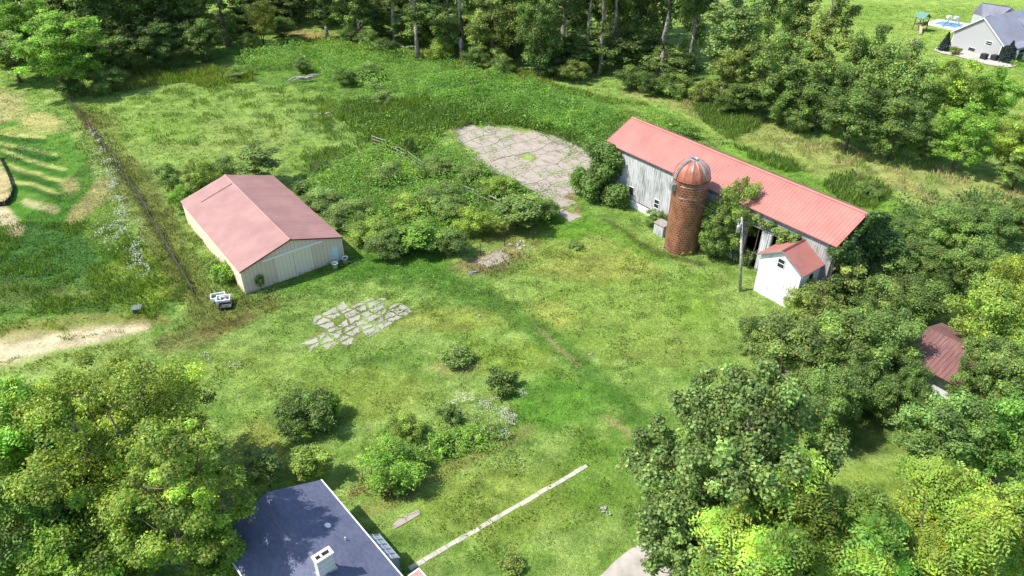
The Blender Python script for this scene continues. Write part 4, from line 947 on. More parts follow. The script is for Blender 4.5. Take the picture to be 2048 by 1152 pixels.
# black silt fence
W = [Vector(G(*p)) for p in [(-60, 300), (0, 318), (12, 340), (22, 362), (29, 385), (24, 402), (12, 412), (-60, 420)]]
t = thing('silt_fence', 'black fabric silt fence curving round the bare soil at the left edge', 'fence', (W[0].x, W[0].y, 0)); o0 = W[0]
bm = bmesh.new(); bp = bmesh.new()
for a, b in zip(W, W[1:]):
    n = max(2, int((b-a).length/1.2))
    for i in range(n):
        c = a.lerp(b, i/n)-o0; d_ = a.lerp(b, (i+1)/n)-o0; nn_ = Vector((-(d_-c).y, (d_-c).x)).normalized()*.03
        h1 = .75+random.uniform(-.12, .1); prism(bm, [(c.x, c.y, -.1), (d_.x, d_.y, -.1), (d_.x, d_.y, .7), (c.x, c.y, h1)], (nn_.x, nn_.y, 0)); box(bp, c.x-.04, c.x+.04, c.y-.08, c.y-.02, -.1, .95)
bm_obj('fabric', bm, plain('black_fabric', (.03, .026, .022), .9), t); bm_obj('stake', bp, plain('brown_stake', (.16, .11, .08), .9), t)
# fallen dead branches
def deadwood(px, label, s=1, seed=2, n=7):
    x, y = G(*px); r = random.Random(seed); bm = bmesh.new()
    for i in range(n):
        a_ = r.uniform(-.5, .9)+(math.pi if i % 2 else 0); l = r.uniform(1.6, 3.8)*s; p_ = Vector((r.uniform(-.6, .6)*s, r.uniform(-.3, .3)*s, .2)); pts = [p_]
        for k in range(5): pts.append(pts[-1]+Vector((math.cos(a_)*l/5, math.sin(a_)*l/8, (.25-.12*k)*s+r.uniform(-.1, .1)))); a_ += r.uniform(-.35, .35)
        tube(bm, pts, [.16*s, .15*s, .12*s, .09*s, .06*s, .03*s], 6)
    o = bm_obj('fallen_branch', bm, M_GREYWOOD, None, True); o.location = (x, y, .3); return tag(o, label, 'fallen branch', 'fallen dead wood')
deadwood((615, 163), 'large bleached fallen branch at the far edge of the meadow', 1.1, 2, 8); deadwood((648, 234), 'small grey fallen branch in the middle of the meadow', .55, 5, 4)
deadwood((745, 176), 'low grey fallen log right of the dark meadow shrubs', .9, 7, 3); deadwood((815, 100), 'pale log lying at the wood edge behind the bright weeds', .8, 8, 2)

# ------------------------------------------------------------------ collapsed building, right
A_CB = math.radians(-52); ox, oy = G(1862, 657, 4.2)
cb = thing('collapsing_shed', 'white shed with rusty collapsing metal roof swallowed by trees on the right', 'shed', (ox, oy, 0), A_CB)
M_RR = roof_mat('rusty_red_roof', (.175, .075, .068), (.27, .20, .175), .7, (6, .6, .6), .50, .72, .8)
bm = bmesh.new()
prism(bm, [(-.3, 0, 4.2), (-.3, -4.2, 2.9), (-.3, -4.2, 2.8), (-.3, 0, 4.1)], (5.6, 0, 0)); prism(bm, [(-.3, 0.003, 4.2), (-.3, 3.4, 3.1), (-.3, 3.4, 3.0), (-.3, 0.003, 4.1)], (8.5, 0, 0))
x_ = 0
while x_ < 5: prism(bm, [(x_, 0, 4.203), (x_+.03, 0, 4.24), (x_+.06, 0, 4.203)], (0, -4.2, -1.3)); x_ += .4
bm_obj('roof', bm, M_RR, cb)
bm = bmesh.new(); M_ = Matrix.Translation((6.4, -1.0, 3.1)) @ Matrix.Rotation(.35, 4, 'Y') @ Matrix.Rotation(.5, 4, 'Z') @ Matrix.Rotation(.35, 4, 'X'); box(bm, -1.8, 1.8, -1.2, 1.2, -.05, .05, M_)
bm_obj('sagging_roof', bm, roof_mat('orange_rust_roof', (.34, .14, .09), (.42, .32, .26), .8, (5, .6, .6), .5, .7, .8), cb)
bm = bmesh.new(); box(bm, 0, 8, -3.1, -2.95, -.2, 2.95); box(bm, 0, 8, 2.95, 3.1, -.2, 2.95); prism(bm, [(8.0, -3.1, -.2), (8.0, 3.1, -.2), (8.0, 3.1, 3.0), (8, 0, 4.0), (8, -3.1, 3.0)], (.12, 0, 0)); bm_obj('wall', bm, M_SHED, cb)

# ------------------------------------------------------------------ grass tufts on the sheet
def tufts(name, n, xr, yr, h, w, blades, rng, keep, bright=(.72, 1.5), label=None):
    x = rng.uniform(*xr, n); y = rng.uniform(*yr, n); k = keep(x, y); x, y = x[k], y[k]
    col, _, _ = ground_col(x, y); z = hump(x, y)
    V, Cc = [], []
    for b in range(blades):
        a = rng.uniform(0, 6.283, len(x)); l = h*rng.uniform(.5, 1.3, len(x)); ww = w*rng.uniform(.6, 1.3, len(x)); ln = rng.uniform(.3, 1.1, len(x))
        ox = rng.normal(0, w*1.6, len(x)); oy = rng.normal(0, w*1.6, len(x))
        b0 = np.stack([x+ox, y+oy, z-.01], 1); s = np.stack([-np.sin(a), np.cos(a), 0*a], 1)*(ww/2)[:, None]
        t = np.stack([np.cos(a)*l*ln, np.sin(a)*l*ln, l*(1.05-.4*ln)], 1); V.append(np.stack([b0-s, b0+s, b0+t], 1))
        c = col*rng.uniform(*bright, (len(x), 1)); c[:, 0] *= rng.uniform(.88, 1.15, len(x)); Cc.append(c)
    me = poly_mesh(name, np.concatenate(V), None, np.concatenate(Cc), GRASS); o = link(name, me); o['kind'] = 'stuff'; return o
def pxy(x, y):
    f = np.maximum(y*math.cos(TH)+H*math.sin(TH), 5); up = -H*math.cos(TH)+y*math.sin(TH); return 1024+FPX*x/f, 576-FPX*up/f
BARE = [[(-200, 735), (0, 722), (100, 700), (200, 684), (288, 656), (200, 655), (90, 668), (0, 690), (-200, 700)],
        [(-300, 312), (2, 318), (14, 345), (26, 395), (10, 410), (-300, 412)],
        BIGPAD, TONGUE, NEARPAD, [(1180, 1170), (1205, 1148), (1262, 1098), (1420, 1060), (1500, 1180)], [(818, 1144), (814, 1132), (1170, 924), (1180, 938)],
        [(1868, 101), (1900, 90), (1994, 116), (2036, 124), (2015, 138), (1950, 126)], [(1840, 48), (1880, 40), (1940, 52), (1906, 66)], [(785, 1054), (838, 1017), (842, 1030), (790, 1060)]]
def keep_grass(dens_px=None, bare=True):
    def f(x, y):
        u, v = pxy(x, y); k = ~in_build(x, y, .05) & (u > -60) & (u < 2110) & (v > -30) & (v < 1230)
        for i, p in enumerate(BARE):
            m = in_poly(u, v, p)
            if i in (0, 1): m = m & (vn(x, y, .9, 77) > .25)
            k &= ~m
        return k
    return f
g = np.random.default_rng(21)
tufts('lawn_grass', 120000, (-40, 42), (28, 62), .11, .055, 5, g, keep_grass())
tufts('lawn_grass', 90000, (-62, 52), (62, 98), .16, .08, 5, g, keep_grass())
tufts('meadow_grass', 60000, (-125, 125), (98, 190), .26, .15, 5, g, lambda x, y: keep_grass()(x, y) & (pxy(x, y)[0] < 2100))

def weeds(name, polys, dens, hgt, leaf, base, rng, kind='leaf', soft=10, tint2=None, wr=.6, clump=3.0, seed=40, hole=.0, lmin=.25):
    """leafy ground cover inside photo-space polygons laid on the ground"""
    V, Cc = [], []
    for pl in polys:
        W = world_poly(pl); xa = min(p[0] for p in W)-2; xb = max(p[0] for p in W)+2; ya = min(p[1] for p in W)-2; yb = max(p[1] for p in W)+2
        n = int((xb-xa)*(yb-ya)*dens); x = rng.uniform(xa, xb, n); y = rng.uniform(ya, yb, n)
        jf = min(1.0, (xb-xa)/30+.25); jx = ((vn(x, y, 1.7, seed)-.5)*2.4+(vn(x, y, 5.5, seed+2)-.5)*5)*jf; jy = ((vn(x, y, 1.7, seed+1)-.5)*2.4+(vn(x, y, 5.5, seed+3)-.5)*5)*jf
        k = in_poly(x+jx, y+jy, W) & ~in_build(x, y, -.1)
        u, v = pxy(x, y)
        for p in (BARE[2:6] if name != 'joint_weeds' else []): k &= ~in_poly(u, v, p)
        hh = fbm(x, y, clump, seed+5, 3); k &= hh > hole
        x, y, hh = x[k], y[k], hh[k]; lump = hgt*(.35+1.1*hh); n = len(x); z0 = hump(x, y)
        if kind == 'leaf':
            z = z0+lump*(1-rng.random(n)**1.6*.8)
            # slope of the canopy for normals
            e = .4; gx = (fbm(x+e, y, clump, seed+5, 3)-fbm(x-e, y, clump, seed+5, 3))*hgt/e*.6; gy = (fbm(x, y+e, clump, seed+5, 3)-fbm(x, y-e, clump, seed+5, 3))*hgt/e*.6
            nn = unit(np.stack([-gx, -gy, np.full(n, 1.0)], 1)+rng.normal(size=(n, 3))*.45)
            s = leaf*np.exp(rng.normal(0, .3, n)); V.append(leaves(np.stack([x, y, z], 1), nn, s, s*wr, rng))
        else:   # upright stems with side leaves
            z = z0; a = rng.uniform(0, 6.283, n); s = np.stack([-np.sin(a), np.cos(a), 0*a], 1)*(leaf*.5*rng.uniform(.6, 1.4, n))[:, None]
            L = lump*rng.uniform(.6, 1.2, n); b0 = np.stack([x, y, z], 1); tp = b0+np.stack([rng.normal(0, .32, n)*L, rng.normal(0, .32, n)*L, L], 1)
            md = b0*.45+tp*.55; V.append(np.stack([b0, md+s, tp, md-s], 1))
        c = shade_cols(rng, n, base, .24, .12)
        if tint2 is not None:
            t = sstep(.42, .62, fbm(x, y, clump*1.7, seed+11, 3))[:, None]; c = c*(1-t)+c*t*np.array(tint2)
        Cc.append(c)
    me = poly_mesh(name, np.concatenate(V), None, np.concatenate(Cc), LEAF); o = link(name, me); o['kind'] = 'stuff'; return o
g = np.random.default_rng(5)
Wb = lin(142, 186, 76, .78); Wd = lin(128, 160, 76, .62); Wy = lin(164, 180, 84, .6); Wo = lin(140, 138, 84, .55); Ws = lin(200, 188, 138, .72)
weeds('broadleaf_weeds', [[(480, 118), (560, 100), (640, 98), (760, 104), (850, 128), (980, 160), (1150, 205), (1300, 230), (1430, 290), (1330, 300), (1240, 240), (1215, 290), (1190, 305), (1060, 240), (960, 215), (840, 205), (760, 190), (600, 140), (490, 150)],
      [(850, 150), (1000, 165), (1180, 215), (1220, 250), (1150, 270), (960, 250), (860, 200)]], 38, 2.5, .23, Wb, g, seed=41, tint2=(.72, .78, .8), clump=3.4)
weeds('tall_weeds', [[(700, 205), (850, 200), (980, 215), (1190, 290), (1205, 330), (1190, 318), (1080, 262), (990, 252), (900, 262), (870, 300), (760, 300), (690, 235)]], 34, 1.35, .14, Wd, g, 'stem', seed=51, tint2=(1.2, 1.12, .9))
weeds('broadleaf_weeds', [[(700, 205), (850, 200), (980, 215), (1190, 290), (1205, 330), (1190, 318), (1080, 262), (990, 252), (900, 262), (870, 300), (760, 300), (690, 235)]], 12, 1.3, .22, Wb, g, seed=53, clump=3.2, hole=.42)
weeds('scrub_weeds', [[(610, 350), (700, 330), (760, 300), (870, 290), (930, 320), (960, 350), (1060, 385), (1110, 410), (1090, 440), (960, 480), (860, 510), (760, 470), (650, 420)]], 34, 2.1, .22, Wb*.85, g, seed=61, tint2=(1.25, 1.2, .9), clump=2.2)
weeds('field_weeds', [[(-120, 430), (150, 425), (235, 430), (330, 560), (330, 630), (200, 632), (60, 650), (-120, 680)], [(150, 225), (185, 240), (240, 330), (235, 430), (215, 380), (205, 300)]], 10, .38, .17, lin(96, 142, 52, .40), g, seed=71, tint2=(1.35, 1.15, .8), clump=3.5)
weeds('dry_weeds', [[(150, 215), (200, 220), (260, 290), (310, 390), (360, 430), (450, 560), (480, 600), (540, 590), (560, 610), (470, 650), (330, 690), (360, 640), (340, 560), (270, 420), (190, 290)],
      [(940, 535), (1000, 520), (1050, 515), (1040, 535), (980, 560), (935, 550)], [(680, 1000), (760, 960), (900, 905), (1040, 855), (1060, 865), (920, 930), (760, 1010)]], 14, .55, .09, Wo, g, 'stem', seed=81, tint2=(.8, 1.1, .7), clump=2.0, hole=.30)
weeds('straw_weeds', [[(1330, 195), (1480, 230), (1620, 280), (1700, 310), (1860, 340), (2060, 390), (2060, 440), (1900, 420), (1740, 360), (1600, 320), (1480, 275), (1380, 230)]], 16, .8, .10, Ws, g, 'stem', seed=91, tint2=(.58, .95, .5), clump=2.0, hole=.45)
weeds('wood_edge_weeds', [[(260, 145), (430, 140), (500, 150), (490, 170), (350, 172), (230, 185)], [(545, 80), (700, 80), (830, 105), (1000, 140), (1130, 180), (1300, 215), (1300, 225), (1100, 190), (850, 130), (600, 98)]], 22, 1.0, .18, Wy, g, 'stem', seed=95, tint2=(.8, .95, .7))
weeds('barn_back_weeds', [[(1390, 195), (1480, 225), (1520, 262), (1480, 290), (1400, 250)], [(1640, 350), (1700, 345), (1780, 385), (1750, 420), (1690, 405), (1650, 385)], [(1480, 300), (1560, 310), (1600, 340), (1560, 345)]], 30, 1.1, .13, Wd, g, 'stem', seed=97, tint2=(1.15, 1.1, .9))
weeds('bed_weeds', [[(735, 900), (800, 850), (870, 835), (905, 860), (960, 850), (1010, 850), (1000, 880), (920, 910), (880, 930), (840, 945), (760, 960)]], 60, .7, .15, Wb, g, seed=99, clump=1.3)
weeds('lawn_clover', [[(560, 560), (700, 545), (770, 560), (700, 590), (600, 600)], [(900, 700), (960, 700), (950, 730), (880, 730)]], 22, .10, .12, lin(96, 150, 56, .4), g, seed=101, hole=.45)
weeds('sumac_thicket', [[(1780, 420), (1900, 400), (2100, 400), (2150, 560), (1960, 620), (1840, 600), (1770, 500)]], 26, 2.3, .26, lin(96, 130, 74, .52), g, seed=103, tint2=(1.05, 1.05, .95), clump=2.4)
weeds('joint_weeds', [BIGPAD, TONGUE], 34, .5, .14, Wb, g, seed=111, clump=1.5, hole=.60)
weeds('joint_weeds', [[(895, 262), (935, 290), (990, 335), (1060, 365), (1105, 395), (1095, 408), (1050, 388), (990, 362), (930, 318)], [(985, 248), (1080, 258), (1196, 306), (1200, 330), (1150, 305), (1080, 275), (1000, 262)]], 34, 1.0, .16, Wd, g, seed=112, clump=1.6, hole=.35)
weeds('joint_weeds', [NEARPAD], 50, .22, .10, Wd, g, seed=113, clump=1.1, hole=.55, tint2=(1.2, 1.1, .8))
weeds('meadow_clumps', [[(160, 215), (300, 185), (480, 170), (640, 180), (700, 240), (720, 300), (600, 340), (560, 300), (400, 290), (320, 300), (250, 290)]], 20, .5, .10, Wd, g, 'stem', seed=121, clump=2.2, hole=.58, tint2=(1.3, 1.15, .9))
weeds('meadow_clumps', [[(600, 170), (700, 210), (730, 290), (650, 345), (590, 340), (640, 260)]], 26, .7, .12, Wd, g, 'stem', seed=122, clump=2.5, hole=.45, tint2=(1.3, 1.15, .9))
weeds('lawn_clumps', [[(560, 600), (720, 540), (900, 540), (1150, 450), (1320, 500), (1500, 560), (1440, 700), (1280, 860), (1260, 1100), (850, 1150), (700, 980), (480, 900), (420, 760)]], 34, .17, .09, lin(120, 150, 70, .62), g, 'stem', seed=125, clump=1.5, hole=.60, tint2=(1.4, 1.15, .9))
weeds('field_clumps', [[(60, 440), (220, 430), (380, 600), (300, 640), (100, 640), (-60, 650), (-60, 470)]], 24, .6, .12, lin(112, 150, 62, .58), g, 'stem', seed=127, clump=2.0, hole=.5, tint2=(1.3, 1.15, .9))
weeds('grass_verge', [[(0, 735), (100, 705), (200, 690), (290, 655), (300, 690), (200, 720), (0, 760)], [(-60, 655), (60, 650), (200, 648), (290, 640), (200, 655), (80, 668), (0, 690), (-60, 700)]], 40, .3, .10, Wy, g, 'stem', seed=129, clump=1.5, hole=.4)
# fringe of taller weeds along walls
weeds('wall_weeds', [[(490, 590), (690, 520), (695, 535), (560, 575), (500, 600)], [(360, 420), (375, 415), (495, 585), (470, 590)], [(1258, 425), (1330, 450), (1335, 470), (1262, 440)], [(1395, 500), (1510, 500), (1500, 520), (1395, 515)],
     [(1325, 500), (1390, 508), (1385, 516), (1325, 508)]], 40, .45, .14, Wd, g, seed=107, tint2=(1.3, 1.2, .9), clump=1.2)

def blossoms(name, areas, n, size, z, g, col=(.62, .62, .50)):
    V, Cc = [], []
    for (cu, cv, ru, rv, ang) in areas:
        m = n; a = g.uniform(0, 6.283, m); r = g.random(m)**.6; du = np.cos(a)*r*ru; dv = np.sin(a)*r*rv; an = math.radians(ang)
        pts = np.array([G(cu+p*math.cos(an)-q_*math.sin(an), cv+p*math.sin(an)+q_*math.cos(an)) for p, q_ in zip(du, dv)])
        k = vn(pts[:, 0], pts[:, 1], .8, 12) > .42; pts = pts[k]; m = len(pts)
        P0 = np.concatenate([pts, (z*g.uniform(.5, 1.2, m))[:, None]], 1); nn = unit(g.normal(size=(m, 3))*.4+np.array([0, 0, 1.0]))
        s = size*g.uniform(.5, 1.3, m); V.append(leaves(P0, nn, s, s*.8, g)); Cc.append(np.array(col)*g.uniform(.7, 1.2, (m, 1)))
    o = link(name, poly_mesh(name, np.concatenate(V), None, np.concatenate(Cc), PETAL)); o['kind'] = 'stuff'
g = np.random.default_rng(31)
blossoms('white_wildflowers', [(205, 310, 44, 12, 62), (228, 375, 40, 12, 75), (240, 425, 30, 12, 80), (225, 470, 34, 16, 0), (275, 515, 14, 28, -10), (280, 545, 24, 16, 0), (190, 275, 22, 9, 62), (215, 345, 70, 30, 65), (240, 420, 50, 24, 75), (215, 320, 60, 20, 65), (240, 470, 60, 40, 0)], 300, .17, .6, g, (.42, .43, .34))
blossoms('white_wildflowers', [(930, 806, 36, 16, 10), (990, 815, 34, 16, 20), (1020, 838, 22, 14, 40), (1000, 870, 20, 14, 0), (960, 825, 70, 34, 15)], 330, .10, .5, g, (.50, .48, .40))
blossoms('white_wildflowers', [(1040, 930, 60, 40, -20), (700, 800, 60, 60, 0), (350, 690, 40, 20, 0), (470, 730, 14, 10, 0), (410, 715, 12, 10, 0), (880, 860, 50, 60, 0), (560, 730, 60, 60, 0), (820, 560, 60, 30, 0), (1045, 790, 12, 10, 0)], 55, .11, .25, g, (.5, .5, .42))

# ------------------------------------------------------------------ trees and shrubs
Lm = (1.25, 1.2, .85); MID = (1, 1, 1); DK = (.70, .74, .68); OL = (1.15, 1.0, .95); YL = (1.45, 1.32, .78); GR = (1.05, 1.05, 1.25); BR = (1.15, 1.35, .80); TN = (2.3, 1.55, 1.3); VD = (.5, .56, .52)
tall_list = [  # u, v of crown centre, width px, height m, kind, tint, variant, cz, label
 (120, 98, 210, 15, 'feather', BR, 0, .5, 'large bright green feathery tree at the top left corner of the meadow'),
 (20, 40, 170, 17, 'feather', BR, 1, .5, 'bright green tree in the far upper left corner of the picture'),
 (20, 110, 120, 10, 'full', MID, 2, .5, 'mid green tree at the left edge under the bright feathery tree'),
 (222, 135, 110, 23, 'vine', DK, 0, -1, 'tall dark tree directly right of the bright feathery tree'),
 (180, 125, 100, 8, 'full', DK, 1, .5, 'dark bushy tree shading the left corner of the meadow'),
 (283, 120, 110, 24, 'vine', DK, 1, -1, 'dark wood tree second from the bright feathery tree'),
 (345, 112, 110, 25, 'vine', VD, 0, -1, 'very dark wood tree above the left half of the meadow edge'),
 (405, 105, 100, 20, 'vine', DK, 1, -1, 'dark leafy wood tree above the yellow weeds of the meadow edge'),
 (455, 92, 100, 25, 'tall', DK, 2, -1, 'dark tall wood tree left of the tan crowned tree'),
 (250, 152, 110, 9, 'full', DK, 3, -1, 'low dark tree in the wood margin behind the left meadow'),
 (330, 140, 110, 10, 'full', VD, 0, -1, 'low blackish green tree in front of the dark wood, middle of the left margin'),
 (415, 124, 100, 9, 'full', DK, 2, -1, 'low dark tree at the wood margin left of the tan crowned tree'),
 (528, 90, 74, 11, 'sapling', TN, 0, -1, 'tree with a tan seedy crown at the corner of the far clearing'),
 (585, 52, 90, 24, 'tall', OL, 0, -1, 'pale drooping tree above the far clearing'),
 (655, 80, 80, 22, 'vine', DK, 0, -1, 'vine wrapped tree at the right end of the far clearing'),
 (600, 48, 60, 22, 'vine', VD, 1, -1, 'dark tree at the back of the far clearing'),
 (722, 88, 90, 22, 'vine', DK, 1, -1, 'dark vine clad tree left of the pale crowned tree'),
 (790, 92, 86, 22, 'tall', OL, 1, -1, 'pale olive crowned tree left of the thick leaning trunk'),
 (836, 120, 90, 27, 'tall', MID, 2, -1, 'tall tree with short pale trunk standing in the bright weeds edge'),
 (924, 123, 100, 31, 'bare', MID, 0, -1, 'tall tree with long bare pale trunk at the centre of the wood'),
 (899, 100, 70, 29, 'bare', DK, 2, -1, 'slim tree with thin bare trunk left of the long bare trunk'),
 (985, 132, 130, 16, 'full', OL, 0, -1, 'broad pale olive tree right of the long bare trunk'),
 (1030, 115, 120, 22, 'vine', OL, 1, -1, 'tall olive tree behind the broad pale olive tree'),
 (1075, 152, 110, 17, 'full', DK, 1, -1, 'dense dark tree with foliage to the ground at the wood centre'),
 (1125, 135, 120, 25, 'tall', DK, 1, -1, 'dark tall tree behind the dense dark tree'),
 (1173, 145, 80, 27, 'bare', MID, 0, -1, 'leftmost of the three bare trunks grouped behind the barn'),
 (1199, 150, 90, 29, 'bare', MID, 2, -1, 'middle of the three bare trunks grouped behind the barn'),
 (1222, 136, 90, 28, 'bare', OL, 1, -1, 'rightmost of the three bare trunks grouped behind the barn'),
 (1318, 178, 130, 26, 'bare', OL, 2, -1, 'olive crowned tree on a straight pale trunk behind the barn roof'),
 (1375, 160, 100, 24, 'tall', DK, 0, -1, 'dark crowned tree right of the straight pale trunk'),
 (1440, 205, 120, 22, 'vine', GR, 0, -1, 'tall grey green vine hung tree behind the long barn'),
 (1455, 218, 90, 13, 'full', OL, 3, -1, 'tan olive hanging tree in front of the grey green tall tree'),
 (1515, 185, 90, 23, 'tall', MID, 1, -1, 'tall tree with open crown beside the gap to the neighbour lawn'),
 (1545, 238, 130, 15, 'full', MID, 2, -1, 'mid green bushy tree left of the gap in the wood'),
 (1618, 215, 120, 23, 'vine', OL, 1, -1, 'tall brownish olive tree closing the wood towards the neighbour lawn'),
 (1570, 160, 80, 22, 'vine', DK, 0, -1, 'dark tree at the top of the gap to the neighbour lawn'),
 (1625, 262, 130, 13, 'full', DK, 0, -1, 'dark green bushy tree under the brownish olive tree'),
 (1705, 245, 120, 17, 'full', MID, 3, -1, 'dark round topped tree against the neighbour lawn'),
 (1765, 275, 150, 16, 'full', MID, 1, -1, 'dense mid green tree below the neighbour playset'),
 (1690, 300, 140, 11, 'full', DK, 2, -1, 'dark leafy tree at the wood edge above the straw weeds'),
 (1775, 322, 130, 11, 'full', DK, 0, -1, 'very dense dark tree at the wood corner above the straw weeds'),
 (1560, 250, 110, 8, 'full', DK, 1, -1, 'low dark tree at the wood edge behind the barn roof middle'),
 (1490, 230, 110, 7, 'full', DK, 3, -1, 'low dark bushy tree behind the ridge of the long barn'),
 (1905, 190, 130, 13, 'full', Lm, 2, .5, 'green tree in front of the neighbour flower bed'),
 (1995, 190, 130, 13, 'feather', BR, 1, .5, 'bright green tree at the right edge below the neighbour house'),
 (1930, 270, 150, 11, 'feather', BR, 0, .5, 'bright yellow green tree at the right end of the wood edge'),
 (2030, 280, 150, 11, 'feather', YL, 1, .5, 'yellow green tree cut by the right picture edge above the straw weeds'),
 (1850, 285, 80, 7, 'full', MID, 3, .5, 'small green tree between dark wood and bright yellow green tree'),
 (2040, 340, 90, 6, 'full', MID, 0, .5, 'small dark green tree at the right picture edge beside the straw weeds')]
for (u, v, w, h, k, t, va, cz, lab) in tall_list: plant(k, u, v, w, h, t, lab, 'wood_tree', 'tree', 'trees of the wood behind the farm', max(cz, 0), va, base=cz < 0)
# understorey along the wood margin
us = [(700, 68, 60), (735, 78, 60), (775, 92, 60), (880, 100, 70), (950, 118, 60), (1000, 130, 60), (1105, 130, 80), (1150, 140, 70), (1265, 155, 80), (1350, 170, 90), (1300, 165, 70), (1410, 180, 80), (1460, 205, 70), (1600, 240, 70), (860, 70, 70), (500, 85, 50), (560, 55, 70), (215, 160, 80), (140, 170, 70)]
us_lab = ['leftmost low shrub right of the far clearing', 'low dark shrub second right of the far clearing', 'shrub under the pale olive crowned tree', 'light shrub between the thin and the long bare trunk', 'shrub just right of the long bare trunk', 'shrub under the broad pale olive tree',
  'dark shrub at the foot of the dense dark tree', 'dark shrub left of the three grouped trunks', 'dark shrub right of the three grouped trunks', 'dark shrub right of the straight pale trunk', 'dark shrub left of the straight pale trunk', 'shrub under the grey green vine hung tree', 'shrub below the tan olive hanging tree', 'dark shrub at the wood edge above the barn ridge end', 'light green shrub deep behind the bare trunks', 'small shrub under the tan crowned tree', 'shrub at the back of the far clearing', 'dark shrub in the shade at the left meadow corner', 'dark bush at the start of the wire fence']
for i, ((u, v, w), lab) in enumerate(zip(us, us_lab)):
    plant('bush', u, v, w, 4.2 if i not in (17, 18) else 4.5, (DK, MID, VD, OL)[i % 4] if i not in (3, 14) else Lm, lab, 'understorey_shrub', 'shrub', 'shrubs along the wood margin', .5, i)
